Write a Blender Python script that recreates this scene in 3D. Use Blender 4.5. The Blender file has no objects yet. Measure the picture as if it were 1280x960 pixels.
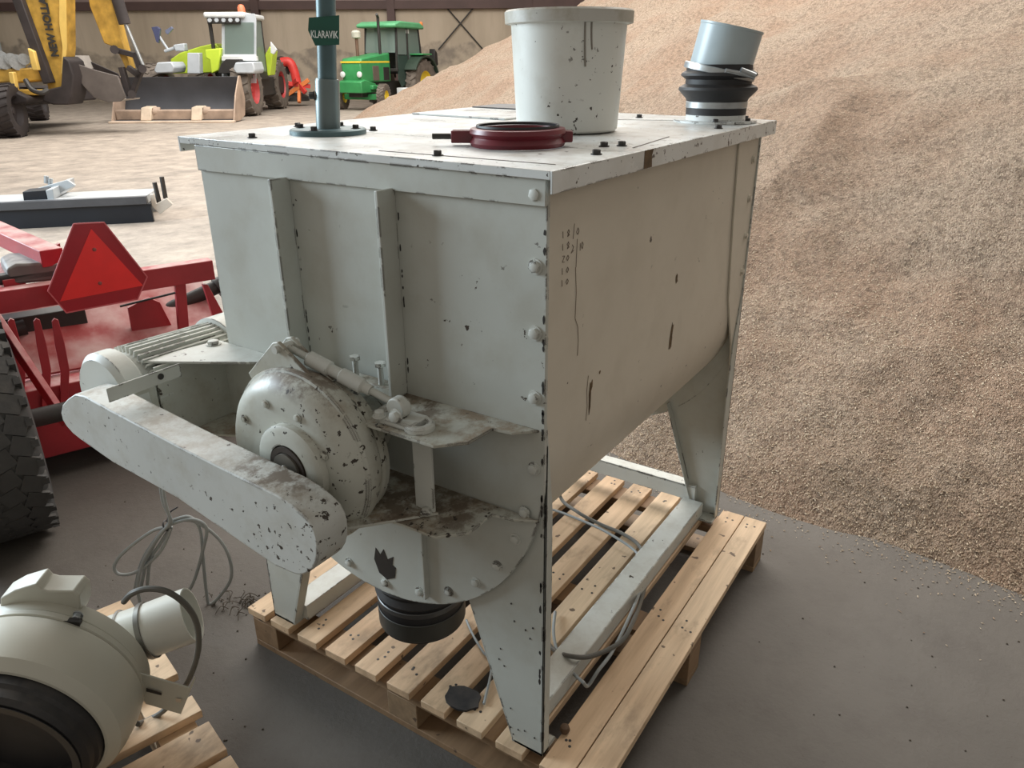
import bpy, math, random
from mathutils import Vector, Matrix, noise
random.seed(7)
PI = math.pi
col = bpy.context.scene.collection
sc = bpy.context.scene

# ------------------------------------------------------------------ camera
FPX = 950.0
_p, _r, _y = (math.radians(a) for a in (23.0, 0.35, 56.8))
CAM = Vector((-1.105, -0.645, 1.621))
fw = Vector((math.sin(_y)*math.cos(_p), math.cos(_y)*math.cos(_p), -math.sin(_p)))
rt = Vector((math.cos(_y), -math.sin(_y), 0)); dn = fw.cross(rt)
RT = math.cos(_r)*rt + math.sin(_r)*dn
DN = -math.sin(_r)*rt + math.cos(_r)*dn
cd = bpy.data.cameras.new('camera'); cam = bpy.data.objects.new('camera', cd); col.objects.link(cam)
M = Matrix((( RT.x, -DN.x, -fw.x, CAM.x), (RT.y, -DN.y, -fw.y, CAM.y), (RT.z, -DN.z, -fw.z, CAM.z), (0, 0, 0, 1)))
cam.matrix_world = M
cd.sensor_width = 36; cd.lens = FPX/1280*36; cd.clip_start = .05; cd.clip_end = 400
sc.camera = cam
# hall axes seen from where the photographer stands: F leads to the back wall, R along it
F = Vector((math.cos(math.radians(33.2)), math.sin(math.radians(33.2)), 0))
R = Vector((F.y, -F.x, 0))
Z = Vector((0, 0, 1))
C0 = Vector((CAM.x, CAM.y, 0))
def W(l, d, z): return C0 + F*d + R*l + Z*z          # hall coordinates -> world
def ray(px, py): return RT*((px-640)/FPX) + DN*((py-480)/FPX) + fw
def on_plane(px, py, P, n):                          # survey of a photo point on a real plane
    d = ray(px, py); return CAM + d*((P-CAM).dot(n)/d.dot(n))
def hall(px, py, d): return on_plane(px, py, C0+F*d, F)
def at_z(px, py, z): return on_plane(px, py, Vector((0, 0, z)), Z)

# ------------------------------------------------------------------ mesh builder
ORG = {}
class MB:
    def __init__(s, T=None): s.v = []; s.f = []; s.T = T
    def add(s, vs, fs):
        o = len(s.v)
        for p in vs:
            p = Vector(p)
            s.v.append(s.T @ p if s.T is not None else p)
        s.f += [tuple(o+i for i in f) for f in fs]; return s
    def box(s, x0, x1, y0, y1, z0, z1):
        return s.add([(x0,y0,z0),(x1,y0,z0),(x1,y1,z0),(x0,y1,z0),(x0,y0,z1),(x1,y0,z1),(x1,y1,z1),(x0,y1,z1)],
                     [(0,3,2,1),(4,5,6,7),(0,1,5,4),(1,2,6,5),(2,3,7,6),(3,0,4,7)])
    def prism(s, pts, ext):
        n = len(pts); e = Vector(ext); P = [Vector(p) for p in pts]
        nr = Vector((0,0,0))
        for i in range(n): nr += P[i].cross(P[(i+1) % n])
        if nr.dot(e) > 0: P.reverse()
        return s.add(P + [p+e for p in P], [tuple(range(n)), tuple(range(2*n-1, n-1, -1))] + [((i+1) % n, i, n+i, n+(i+1) % n) for i in range(n)])
    def bar(s, a, b, w, h, up=Z):
        a = Vector(a); b = Vector(b); d = (b-a).normalized(); u = Vector(up)
        if abs(d.dot(u)) > .95: u = Vector((0,1,0)) if abs(d.y) < .9 else Vector((1,0,0))
        sx = d.cross(u).normalized()*w/2; sy = sx.cross(d).normalized()*h/2
        q = [a-sx-sy, a+sx-sy, a+sx+sy, a-sx+sy]
        return s.prism(q, b-a)
    def lathe(s, prof, o, ax, n=32, closed=False):
        ax = Vector(ax).normalized(); o = Vector(o)
        u = ax.orthogonal().normalized(); w = ax.cross(u); vs = []; fs = []
        for r, h in prof:
            for k in range(n):
                a = 2*PI*k/n; vs.append(o + ax*h + (u*math.cos(a)+w*math.sin(a))*max(r, 1e-5))
        m = len(prof)
        for j in range(m-1):
            for k in range(n):
                k2 = (k+1) % n; fs.append((j*n+k, j*n+k2, (j+1)*n+k2, (j+1)*n+k))
        if closed:
            for k in range(n):
                k2 = (k+1) % n; fs.append(((m-1)*n+k, (m-1)*n+k2, k2, k))
        else:
            fs.append(tuple(range(n-1, -1, -1))); fs.append(tuple((m-1)*n+k for k in range(n)))
        return s.add(vs, fs)
    def cyl(s, a, b, r, r2=None, n=24):
        a = Vector(a); b = Vector(b)
        return s.lathe([(r, 0), (r if r2 is None else r2, (b-a).length)], a, b-a, n)
    def tube(s, pts, r, n=10, res=6):
        P = [Vector(p) for p in pts]
        if res > 1 and len(P) > 2: P = spline(P, res)
        vs = []; fs = []; u = None
        for i, p in enumerate(P):
            d = (P[min(i+1, len(P)-1)] - P[max(i-1, 0)]).normalized()
            u = d.orthogonal().normalized() if u is None else (u - d*u.dot(d)).normalized()
            w = d.cross(u)
            for k in range(n):
                a = 2*PI*k/n; vs.append(p + (u*math.cos(a)+w*math.sin(a))*r)
        for j in range(len(P)-1):
            for k in range(n):
                k2 = (k+1) % n; fs.append((j*n+k, j*n+k2, (j+1)*n+k2, (j+1)*n+k))
        fs.append(tuple(range(n-1, -1, -1))); fs.append(tuple((len(P)-1)*n+k for k in range(n)))
        return s.add(vs, fs)
    def build(s, name, mat, parent=None, bevel=0, smooth=35, **props):
        me = bpy.data.meshes.new(name)
        lo = Vector([min(p[i] for p in s.v) for i in range(3)]); hi = Vector([max(p[i] for p in s.v) for i in range(3)])
        o = Vector(((lo.x+hi.x)/2, (lo.y+hi.y)/2, lo.z))
        me.from_pydata([p-o for p in s.v], [], s.f); me.update()
        if smooth:
            me.polygons.foreach_set('use_smooth', [True]*len(me.polygons)); me.set_sharp_from_angle(angle=math.radians(smooth))
        me.materials.append(mat)
        ob = bpy.data.objects.new(name, me); col.objects.link(ob); ORG[ob.name] = o
        if parent is not None: ob.parent = parent; ob.location = o - ORG[parent.name]
        else: ob.location = o
        if bevel:
            m = ob.modifiers.new('bevel', 'BEVEL'); m.width = bevel; m.segments = 2; m.limit_method = 'ANGLE'; m.angle_limit = math.radians(40)
        for k, v in props.items(): ob[k] = v
        return ob
def spline(P, res):
    out = []
    for i in range(len(P)-1):
        p0 = P[max(i-1, 0)]; p1 = P[i]; p2 = P[i+1]; p3 = P[min(i+2, len(P)-1)]
        for k in range(res):
            t = k/res
            out.append(.5*((2*p1)+(p2-p0)*t+(2*p0-5*p1+4*p2-p3)*t*t+(3*p1-p0-3*p2+p3)*t**3))
    out.append(P[-1]); return out
def thing(name, label, cat, loc, group=None):
    o = bpy.data.objects.new(name, None); col.objects.link(o); o.location = loc; o.empty_display_size = .1
    ORG[o.name] = Vector(loc); o['label'] = label; o['category'] = cat
    if group: o['group'] = group
    return o
def tag(o, label, cat, group=None, kind=None):
    o['label'] = label; o['category'] = cat
    if group: o['group'] = group
    if kind: o['kind'] = kind
    return o
def arc(cy, cz, r, a0, a1, n):
    return [(cy + r*math.cos(math.radians(a0+(a1-a0)*i/n)), cz + r*math.sin(math.radians(a0+(a1-a0)*i/n))) for i in range(n+1)]
def frame(o, ex, ey):
    ez = Vector(ex).cross(Vector(ey))
    return Matrix(((ex[0], ey[0], ez[0], o[0]), (ex[1], ey[1], ez[1], o[1]), (ex[2], ey[2], ez[2], o[2]), (0,0,0,1)))

# ------------------------------------------------------------------ materials
def new_mat(name):
    m = bpy.data.materials.new(name); m.use_nodes = True; nt = m.node_tree; nt.nodes.clear()
    out = nt.nodes.new('ShaderNodeOutputMaterial'); b = nt.nodes.new('ShaderNodeBsdfPrincipled'); nt.links.new(b.outputs[0], out.inputs[0])
    return m, nt, b
class NT:
    def __init__(s, nt): s.nt = nt; s.g = nt.nodes.new('ShaderNodeNewGeometry')
    def noise(s, scale, detail=3, rough=.55, vec=None, stretch=None):
        n = s.nt.nodes.new('ShaderNodeTexNoise'); n.inputs['Scale'].default_value = scale; n.inputs['Detail'].default_value = detail; n.inputs['Roughness'].default_value = rough
        v = vec or s.g.outputs['Position']
        if stretch:
            mp = s.nt.nodes.new('ShaderNodeMapping'); mp.inputs['Scale'].default_value = stretch; s.nt.links.new(v, mp.inputs['Vector']); v = mp.outputs[0]
        s.nt.links.new(v, n.inputs['Vector']); return n.outputs['Fac']
    def ramp(s, x, a, b, lo=0., hi=1.):
        m = s.nt.nodes.new('ShaderNodeMapRange'); m.inputs[1].default_value = a; m.inputs[2].default_value = b; m.inputs[3].default_value = lo; m.inputs[4].default_value = hi
        s.nt.links.new(x, m.inputs[0]); return m.outputs[0]
    def mix(s, f, a, b):
        m = s.nt.nodes.new('ShaderNodeMix'); m.data_type = 'RGBA'
        for i, x in ((0, f), (6, a), (7, b)):
            if isinstance(x, (int, float)): m.inputs[i].default_value = x
            elif isinstance(x, tuple): m.inputs[i].default_value = (*x, 1)
            else: s.nt.links.new(x, m.inputs[i])
        return m.outputs[2]
    def math(s, op, a, b):
        m = s.nt.nodes.new('ShaderNodeMath'); m.operation = op
        for i, x in enumerate((a, b)):
            if isinstance(x, (int, float)): m.inputs[i].default_value = x
            else: s.nt.links.new(x, m.inputs[i])
        return m.outputs[0]
    def bump(s, b, h, strength=.3, dist=.01):
        m = s.nt.nodes.new('ShaderNodeBump'); m.inputs['Strength'].default_value = strength; m.inputs['Distance'].default_value = dist
        s.nt.links.new(h, m.inputs['Height']); s.nt.links.new(m.outputs[0], b.inputs['Normal'])
    def up(s):
        x = s.nt.nodes.new('ShaderNodeSeparateXYZ'); s.nt.links.new(s.g.outputs['Normal'], x.inputs[0]); return x.outputs[2]
    def pos(s):
        x = s.nt.nodes.new('ShaderNodeSeparateXYZ'); s.nt.links.new(s.g.outputs['Position'], x.inputs[0]); return x.outputs
def simple(name, c, rough=.5, metal=0., var=.12, scale=6, dust=0., dustc=(.32,.26,.19), bump=0, bscale=60):
    m, nt, b = new_mat(name); t = NT(nt)
    c2 = tuple(x*(1-var) for x in c); c1 = tuple(min(1, x*(1+var)) for x in c)
    o = t.mix(t.ramp(t.noise(scale, 4), .3, .7), c2, c1)
    if dust:
        f = t.math('MULTIPLY', t.ramp(t.up(), .2, .9), t.ramp(t.noise(scale*2, 5), .35, .65, 0, dust)); o = t.mix(f, o, dustc)
    nt.links.new(o, b.inputs['Base Color']); b.inputs['Roughness'].default_value = rough; b.inputs['Metallic'].default_value = metal
    if bump: t.bump(b, t.noise(bscale, 4), bump, .005)
    return m
def paint(name, c, chips=.5, dirt=.5, rough=.42, edge=True, spots=()):
    m, nt, b = new_mat(name); t = NT(nt)
    o = t.mix(t.ramp(t.noise(2.5, 5), .35, .65), tuple(x*.93 for x in c), tuple(min(1, x*1.04) for x in c))
    d = t.math('MULTIPLY', t.ramp(t.noise(7, 6, .65), .47, .66), .38*dirt); o = t.mix(d, o, (.30,.26,.18))
    # fine grime lying on upward faces
    g = t.math('MULTIPLY', t.ramp(t.up(), .5, .95), t.ramp(t.noise(16, 7, .7), .44, .62, 0, .75*dirt)); o = t.mix(g, o, (.26,.2,.14))
    sp = t.math('MULTIPLY', t.ramp(t.noise(38, 5, .6), .69-.03*chips, .705-.03*chips), t.ramp(t.noise(3.1, 3), .5, .56)); o = t.mix(sp, o, (.05,.035,.025))
    if edge:
        bv = nt.nodes.new('ShaderNodeBevel'); bv.inputs['Radius'].default_value = .006; bv.samples = 4
        dt = nt.nodes.new('ShaderNodeVectorMath'); dt.operation = 'DOT_PRODUCT'
        nt.links.new(bv.outputs[0], dt.inputs[0]); nt.links.new(t.g.outputs['Normal'], dt.inputs[1])
        e = t.ramp(dt.outputs['Value'], .985, .95)
        e = t.math('MULTIPLY', e, t.ramp(t.noise(17, 4, .6), .53, .55)); o = t.mix(e, o, (.045,.032,.024))
    for c_, r_, kind in spots:      # worn or soiled areas of their own outline
        ds = nt.nodes.new('ShaderNodeVectorMath'); ds.operation = 'DISTANCE'; nt.links.new(t.g.outputs['Position'], ds.inputs[0]); ds.inputs[1].default_value = c_
        mk = t.ramp(ds.outputs['Value'], r_, r_*.35)
        if kind == 'chip': o = t.mix(t.ramp(t.math('ADD', t.noise(55, 4, .62), t.math('MULTIPLY', mk, .07)), .675, .69), o, (.04,.03,.022))
        else: o = t.mix(t.math('MULTIPLY', t.math('MULTIPLY', t.ramp(t.up(), .25, .6), t.ramp(t.math('ADD', t.noise(22, 7, .72), t.math('MULTIPLY', mk, .2)), .60, .74)), t.math('MULTIPLY', mk, .9)), o, (.13,.095,.065))
    nt.links.new(o, b.inputs['Base Color'])
    nt.links.new(t.ramp(t.noise(5, 4), .3, .7, rough-.06, rough+.12), b.inputs['Roughness'])
    t.bump(b, t.noise(9, 4), .12, .006)
    return m
def grain_mat(name, pale, mid, dark):
    m, nt, b = new_mat(name); t = NT(nt)
    v = nt.nodes.new('ShaderNodeTexVoronoi'); v.inputs['Scale'].default_value = 95
    mp = nt.nodes.new('ShaderNodeMapping'); mp.inputs['Rotation'].default_value = (.4,.3,.7); mp.inputs['Scale'].default_value = (1,2.2,1.3)
    nt.links.new(t.g.outputs['Position'], mp.inputs[0]); nt.links.new(mp.outputs[0], v.inputs['Vector'])
    x = nt.nodes.new('ShaderNodeSeparateColor'); nt.links.new(v.outputs['Color'], x.inputs[0])
    o = t.mix(t.ramp(x.outputs[0], .1, .9), mid, pale)
    o = t.mix(t.ramp(x.outputs[1], .8, .95, 0, .75), o, dark)
    n2 = t.noise(1.1, 4, .6)
    o = t.mix(t.ramp(n2, .42, .62, 0, .42), o, tuple(a*k for a, k in zip(mid, (.93, .70, .57))))
    o = t.mix(t.ramp(t.noise(26, 5, .7), .46, .64, 0, .65), o, dark)
    nt.links.new(o, b.inputs['Base Color']); b.inputs['Roughness'].default_value = .85
    h = t.math('ADD', t.math('MULTIPLY', v.outputs['Distance'], -1.0), t.math('MULTIPLY', t.noise(32, 5, .75), 3.0))
    t.bump(b, h, 1.0, .022)
    return m
def wood_mat(name, c):
    m, nt, b = new_mat(name); t = NT(nt)
    oi = nt.nodes.new('ShaderNodeObjectInfo')
    vm = nt.nodes.new('ShaderNodeVectorMath'); vm.operation = 'ADD'
    sc_ = nt.nodes.new('ShaderNodeVectorMath'); sc_.operation = 'SCALE'; sc_.inputs[0].default_value = (13, 7, 5); nt.links.new(oi.outputs['Random'], sc_.inputs['Scale'])
    tc = nt.nodes.new('ShaderNodeTexCoord')
    nt.links.new(tc.outputs['Object'], vm.inputs[0]); nt.links.new(sc_.outputs[0], vm.inputs[1])
    g = t.noise(22, 6, .65, vec=vm.outputs[0], stretch=(.07, 1, 1))
    o = t.mix(t.ramp(g, .35, .65), tuple(x*.66 for x in c), tuple(min(1,x*1.06) for x in c))
    o = t.mix(t.ramp(oi.outputs['Random'], 0, 1, 0, .4), o, tuple(a*k for a, k in zip(c, (.88,.64,.46))))
    o = t.mix(t.ramp(t.noise(9, 5, .7, vec=vm.outputs[0], stretch=(.5,1,1)), .54, .70, 0, .6), o, (.2,.14,.085))
    kn = t.noise(30, 2, .5, vec=vm.outputs[0]); o = t.mix(t.ramp(kn, .71, .74, 0, .85), o, (.07,.04,.025))
    nt.links.new(o, b.inputs['Base Color']); b.inputs['Roughness'].default_value = .65; t.bump(b, g, .25, .004)
    return m

MP = paint('machine_paint', (.50,.515,.475), .45, .6)
MPC = paint('machine_paint_clean', (.56,.57,.53), .4, .3)
MPN = paint('machine_paint_plain', (.62,.575,.485), .3, .3, edge=False)
RIMD = paint('rim_dirt', (.50,.49,.45), 1.0, 2.2, edge=False)
MPG = paint('guard_paint', (.55,.565,.54), .9, .9, spots=(((-.34,.27,.80), .22, 'chip'), ((-.35,.30,.77), .13, 'chip'), ((-.31,.40,.965), .19, 'dirt')))
MPD = paint('machine_paint_dirty', (.50,.505,.45), 1.0, 1.3, spots=(((-.17,.44,1.05), .16, 'dirt'), ((-.16,.33,.95), .20, 'chip'), ((-.06,.25,.79), .3, 'dirt'), ((-.03,.3,.985), .14, 'dirt'), ((-.15,.15,.79), .12, 'chip')))
LIDM = paint('lid_paint', (.66,.68,.67), .5, .5, .3, spots=tuple(((x,-.016,1.44), .09, 'chip') for x in (.40,.52,.66,.86,1.0,1.15,1.24)))
DARK = simple('dark_steel', (.04,.037,.035), .5, .3)
GALV = simple('galvanised', (.42,.44,.45), .38, .8, .15, 20)
BLACKR = simple('black_rubber', (.018,.018,.02), .55, 0, .3, 12, .3, (.12,.1,.08))
TYRE = simple('tyre_rubber', (.035,.034,.034), .75, 0, .25, 10, .25, (.2,.17,.14), .3, 40)
PIPE = simple('pipe_paint', (.075,.125,.135), .45, .3, .2, 9)
WOOD = wood_mat('pallet_wood', (.66,.50,.335))
WOODD = wood_mat('pallet_wood_dark', (.28,.19,.11))
REDD = simple('dark_red_cast', (.13,.012,.02), .35, 0, .25, 14)
RED = simple('implement_red', (.36,.025,.035), .45, 0, .2, 5, .85, (.52,.36,.33))
BUCK = paint('bucket_plastic', (.68,.69,.65), 1.3, .7, .4, edge=False, spots=(((.50,.24,1.50), .08, 'chip'),))
BLUEG = simple('blue_grey_pvc', (.40,.47,.50), .35, 0, .1, 6, .2)
CABLE = simple('grey_cable', (.27,.29,.29), .5, 0, .1)
CABLED = simple('dark_cable', (.12,.115,.10), .5, 0, .2)

# ------------------------------------------------------------------ hall: floor, back wall
m, nt, b = new_mat('concrete_floor'); t = NT(nt)
o = t.mix(t.ramp(t.noise(.9, 6, .6), .3, .7), (.078,.069,.060), (.122,.108,.094))
o = t.mix(t.ramp(t.noise(5, 6, .7), .5, .72, 0, .5), o, (.07,.058,.05))
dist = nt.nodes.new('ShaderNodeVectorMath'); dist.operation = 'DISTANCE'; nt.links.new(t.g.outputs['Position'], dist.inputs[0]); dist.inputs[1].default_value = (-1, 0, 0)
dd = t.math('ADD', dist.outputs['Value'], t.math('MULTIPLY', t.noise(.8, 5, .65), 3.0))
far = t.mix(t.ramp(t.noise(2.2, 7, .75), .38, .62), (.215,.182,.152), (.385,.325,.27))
o = t.mix(t.ramp(dd, 5.2, 7.6), o, far)      # grain dust on the far floor, plus its brighter light put into the colour
o = t.mix(t.ramp(t.noise(70, 2), .70, .74, 0, .7), o, (.07,.05,.04))
nt.links.new(o, b.inputs['Base Color']); b.inputs['Roughness'].default_value = .7
t.bump(b, t.noise(14, 8, .7), .35, .012)
FLOOR = m
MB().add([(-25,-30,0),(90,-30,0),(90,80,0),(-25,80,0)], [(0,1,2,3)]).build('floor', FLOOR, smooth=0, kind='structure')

m, nt, b = new_mat('concrete_wall'); t = NT(nt)
o = t.mix(t.ramp(t.noise(.35, 5, .6, stretch=(1,1,.3)), .35, .65), (.40,.33,.25), (.55,.46,.36))
o = t.mix(t.ramp(t.noise(1.6, 5, .6, stretch=(1,1,.12)), .52, .7, 0, .4), o, (.30,.24,.18))
hz = t.math('ADD', t.pos()[2], t.math('MULTIPLY', t.noise(.5, 4), -2.6))
o = t.mix(t.ramp(hz, .85, .98, .8, 0), o, t.mix(t.ramp(t.noise(1.8, 5), .4, .6), (.20,.17,.14), (.42,.35,.27)))
nt.links.new(o, b.inputs['Base Color']); b.inputs['Roughness'].default_value = .85
WALL = m
T = frame(W(0, 0, 0), R, F)
# local frame of the hall: x along the wall, y away, z up
HT = Matrix(((R.x, F.x, 0, C0.x), (R.y, F.y, 0, C0.y), (0, 0, 1, 0), (0, 0, 0, 1)))
DW = 37.5
MB(HT).box(-23.5, 30, DW, DW+.3, 0, 3.9).build('wall_back', WALL, smooth=0, kind='structure')
CLAD = simple('brown_steel', (.085,.05,.045), .6, .1, .2, .7)
MB(HT).box(-23.5, 30, DW-.25, DW, 3.78, 4.12).build('trim_1', CLAD, smooth=0, kind='structure')
MB(HT).box(-23.5, 30, DW+.05, DW+.25, 4.12, 9).build('wall_back_upper', simple('upper_cladding', (.30,.22,.2), .7, 0, .1, 1), smooth=0, kind='structure')
for k, px in enumerate((324, 491, 660)):
    l = (hall(px, 40, DW)-C0).dot(R); mb = MB(HT)
    mb.box(l-.17, l+.17, DW-.3, DW-.27, 0, 8.5).box(l-.17, l+.17, DW-.03, DW, 0, 8.5).box(l-.02, l+.02, DW-.27, DW-.03, 0, 8.5)
    mb.build('trim_%d' % (k+2), CLAD, smooth=0, kind='structure')
mb = MB()
mb.cyl(hall(550, 0, DW-.1), hall(604, 62, DW-.1), .03, n=8).cyl(hall(600, 0, DW-.1), hall(548, 62, DW-.1), .03, n=8)
mb.build('trim_5', DARK, kind='structure')
# pale corrugated side wall at the far left
m, nt, b = new_mat('corrugated'); t = NT(nt); b.inputs['Base Color'].default_value = (.45,.50,.52,1); b.inputs['Roughness'].default_value = .45
CORR = m
mb = MB(HT); n = 60; xs = []
for i in range(n):
    y0 = 20 + i*.42
    prof = [(0, 0), (.1, .12), (.22, .12), (.32, 0)]
    for dy, dx in prof: xs.append((-20.5-(y0-20)*.145+dx, y0+dy))
vs = [(x, y, 0) for x, y in xs] + [(x, y, 7) for x, y in xs]; k = len(xs)
mb.add(vs, [(i, i+1, k+i+1, k+i) for i in range(k-1)]); mb.build('wall_left', CORR, smooth=0, kind='structure')

# ------------------------------------------------------------------ heap of grain
foot = [(.9,-14),(1.1,-6),(1.34,-2.4),(1.50,-.95),(1.585,-.43),(1.62,.1),(1.64,.55),(1.9,1.35),(2.9,2.7),(5.5,5.3),(9.5,9.7),(15.2,15.65),(18.5,17.0),(27,16.5),(45,12),(60,-10),(40,-40),(0,-40)]
def heap_dist(x, y):
    ins = False; best = 1e9; n = len(foot)
    for i in range(n):
        x1, y1 = foot[i]; x2, y2 = foot[(i+1) % n]
        dx, dy = x2-x1, y2-y1; tt = max(0, min(1, ((x-x1)*dx+(y-y1)*dy)/(dx*dx+dy*dy)))
        best = min(best, math.hypot(x-x1-tt*dx, y-y1-tt*dy))
        if (y1 > y) != (y2 > y) and x < (x2-x1)*(y-y1)/(y2-y1)+x1: ins = not ins
    return best if ins else -best
def heap_h(x, y):
    d = heap_dist(x, y); d += .07*noise.noise(Vector((x*2.1, y*2.1, 0)))*min(1, max(0, 1))
    if d < -.25: return -.05
    h = d*.462
    cap = 7.5
    if h > cap-1.5: h = cap-1.5 + 1.5*math.tanh((h-cap+1.5)/1.5)
    a = min(1, max(0, d)/1.2)
    # slides running down the slope, shallow at the foot
    q = Vector((x*.45+y*.1, y*.6, 3.3)); rd = 1-abs(noise.noise(q))*2
    h += a*(.16*rd**2 + .16*noise.noise(Vector((x*.8, y*.8, 9))) + .05*noise.noise(Vector((x*2.7, y*2.7, 1))))
    h += .018*noise.noise(Vector((x*7, y*7, 5)))*min(1, max(0, d+.05)*5)
    return h
NA, ND = 340, 330; vs = []; fs = []
for j in range(ND):
    dd_ = 2.1*(48/2.1)**(j/(ND-1))
    for i in range(NA):
        a = math.radians(-34 + 92*i/(NA-1)); x = CAM.x+dd_*math.cos(a); y = CAM.y+dd_*math.sin(a)
        vs.append((x, y, heap_h(x, y)))
for j in range(ND-1):
    for i in range(NA-1):
        q = (j*NA+i, j*NA+i+1, (j+1)*NA+i+1, (j+1)*NA+i)
        if max(vs[k][2] for k in q) > -.04 and max((Vector(vs[k])-C0).dot(F) for k in q) < DW-.5: fs.append(q[::-1])
GR = grain_mat('heap_grain', (.70,.545,.41), (.50,.365,.265), (.20,.135,.09))
heap = MB().add(vs, fs).build('grain_heap', GR, smooth=180)
tag(heap, 'huge sloping heap of tan grain filling the right of the hall', 'grain', kind='stuff')
# loose husks on the lower slope and along its foot
m, nt, b = new_mat('husk'); t = NT(nt)
rp = t.g.outputs['Random Per Island']
o = t.mix(rp, (.38,.26,.17), (.80,.67,.50)); nt.links.new(o, b.inputs['Base Color']); b.inputs['Roughness'].default_value = .7
mb = MB(); cnt = 0
V_ = []; F_ = []
while cnt < 80000:
    a = math.radians(random.uniform(-30, 45)); r = 2.2 + 4.8*random.random()**1.3
    x = CAM.x+r*math.cos(a); y = CAM.y+r*math.sin(a); d = heap_dist(x, y)
    if d < 0 and (d < -.45 or random.random() > math.exp(d*14)*.55): continue
    if d < -.02 and -.2 < y < 1.05 and x < 1.3: continue
    z = max(heap_h(x, y), 0)
    L = random.uniform(.006, .013); w = L*.22; th = random.uniform(0, PI)
    if random.random() < .05: L *= 2; w *= .6
    e = Vector((math.cos(th), math.sin(th), random.uniform(-.5, .5)+(.35 if d > 0 else 0)*math.cos(th))).normalized()*L/2
    s_ = Vector((-math.sin(th), math.cos(th), random.uniform(-.3, .3)))*w; c = Vector((x, y, z+.003)); o_ = len(V_)
    V_ += [c-e, c+s_, c+e, c-s_, c+Vector((0,0,w))]
    F_ += [(o_,o_+3,o_+4),(o_+3,o_+2,o_+4),(o_+2,o_+1,o_+4),(o_+1,o_,o_+4)]
    cnt += 1
mb.add(V_, F_)
hk = mb.build('loose_husks', m, smooth=0); tag(hk, 'loose pale husks and straw bits strewn over the lower slope and foot of the heap', 'husks', kind='stuff')

# ------------------------------------------------------------------ the pallet under the mixer
def pallet(root, T, ys, bw, L, cross, dark):
    ys = [y if isinstance(y, tuple) else (y, bw) for y in ys]
    for y, w_ in ys: MB(T).box(0, L, y, y+w_, .122, .144).build('top_board', WOOD, root, .0015)
    y0, y1 = ys[0][0], ys[-1][0]+ys[-1][1]
    for x in cross: MB(T).box(x, x+.09, y0, y1, .1, .1215).build('cross_board', WOODD if dark else WOOD, root, .0015)
    for x in cross:
        for y in (y0, (y0+y1)/2-.05, y1-.1): MB(T).box(x, x+.09, y, y+.1, .0205, .0995).build('block', WOODD if dark else WOOD, root, .002)
    for x in cross: MB(T).box(x, x+.09, y0, y1, 0, .02).build('bottom_board', WOODD if dark else WOOD, root, .0015)
pr_ = thing('wooden_pallet', 'large light wood pallet the white mixer stands on', 'pallet', (.6,.42,0))
PT = Matrix.Translation((-.022, 0, 0))
pallet(pr_, PT, [-.157,-.079,.042,.157,.269,.382,.495,.606,.715,.826,.925], .075, 1.27, [.012,.55,1.165], True)
mbn = MB()
for y in (-.12,-.04,.08,.195,.307,.42,.533,.645,.75):
    for x in (.05,.6,1.2):
        for k in range(3):
            cx, cy = x+random.uniform(-.025,.025), y+random.uniform(-.02,.02); mbn.cyl((cx, cy, .1435), (cx, cy, .1447), .0038, n=8)
mbn.build('nail_heads', DARK, pr_, kind='stuff')
# second pallet, lower left
e2 = Vector((-.132,-.477,0)).normalized()         # along the board ends
b2 = Vector((-e2.y*-1, 0, 0))
bd = Vector((e2.y, -e2.x, 0))                     # board direction, away from the mixer
p2 = Vector((-.268,1.042,0))
T2 = Matrix(((bd.x, -e2.x, 0, p2.x-e2.x*.31), (bd.y, -e2.y, 0, p2.y-e2.y*.31), (0,0,1,0), (0,0,0,1)))
if bd.x > 0: bd = -bd
T2 = Matrix(((bd.x, e2.x, 0, p2.x-e2.x*.31), (bd.y, e2.y, 0, p2.y-e2.y*.31), (0,0,1,0), (0,0,0,1)))
pr2 = thing('wooden_pallet', 'light wood pallet carrying the round fan at the bottom left', 'pallet', (-.75,.9,0))
pallet(pr2, T2, [0,.155,.31,(.515,.066),(.625,.11),(.757,.1),.9], .105, 1.1, [.02,.5,.98], False)

# ------------------------------------------------------------------ the mixer
PTOP = .144; CY, CZ = .4535, .885
mx = thing('feed_mixer', 'big white painted steel paddle mixer with chipped paint standing on the pallet', 'mixer', (.6,.45,PTOP))
def yz(pts, x): return [(x, y, z) for y, z in pts]
def end_plate(x, dx, name):
    pts = [(0, 1.444)] + arc(CY, CZ, CY, 180, 360, 40) + [(.907, 1.444)]
    return MB().prism(yz(pts, x), (dx, 0, 0)).build(name, MP, mx, .001)
end_plate(0, -.009, 'front_plate'); end_plate(1.186, .009, 'rear_plate')
# bolted disc edge on the lower front
ring = arc(CY, CZ, .4535, 193, 347, 48)
MB().prism(yz(ring, -.0092), (-.005, 0, 0)).build('disc_rim', MP, mx, .001)
# U-shaped trough shell
def upath(g):
    hw = .4435-g
    return [(CY-hw, 1.444)] + [(CY-hw*math.cos(a), .92-(.385-g)*math.sin(a)) for a in [PI*i/36 for i in range(37)]] + [(CY+hw, 1.444)]
pts = upath(0) + upath(.006)[::-1]
MB().prism(yz(pts, .0005), (1.185, 0, 0)).build('trough_shell', MPN, mx, 0)
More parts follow.
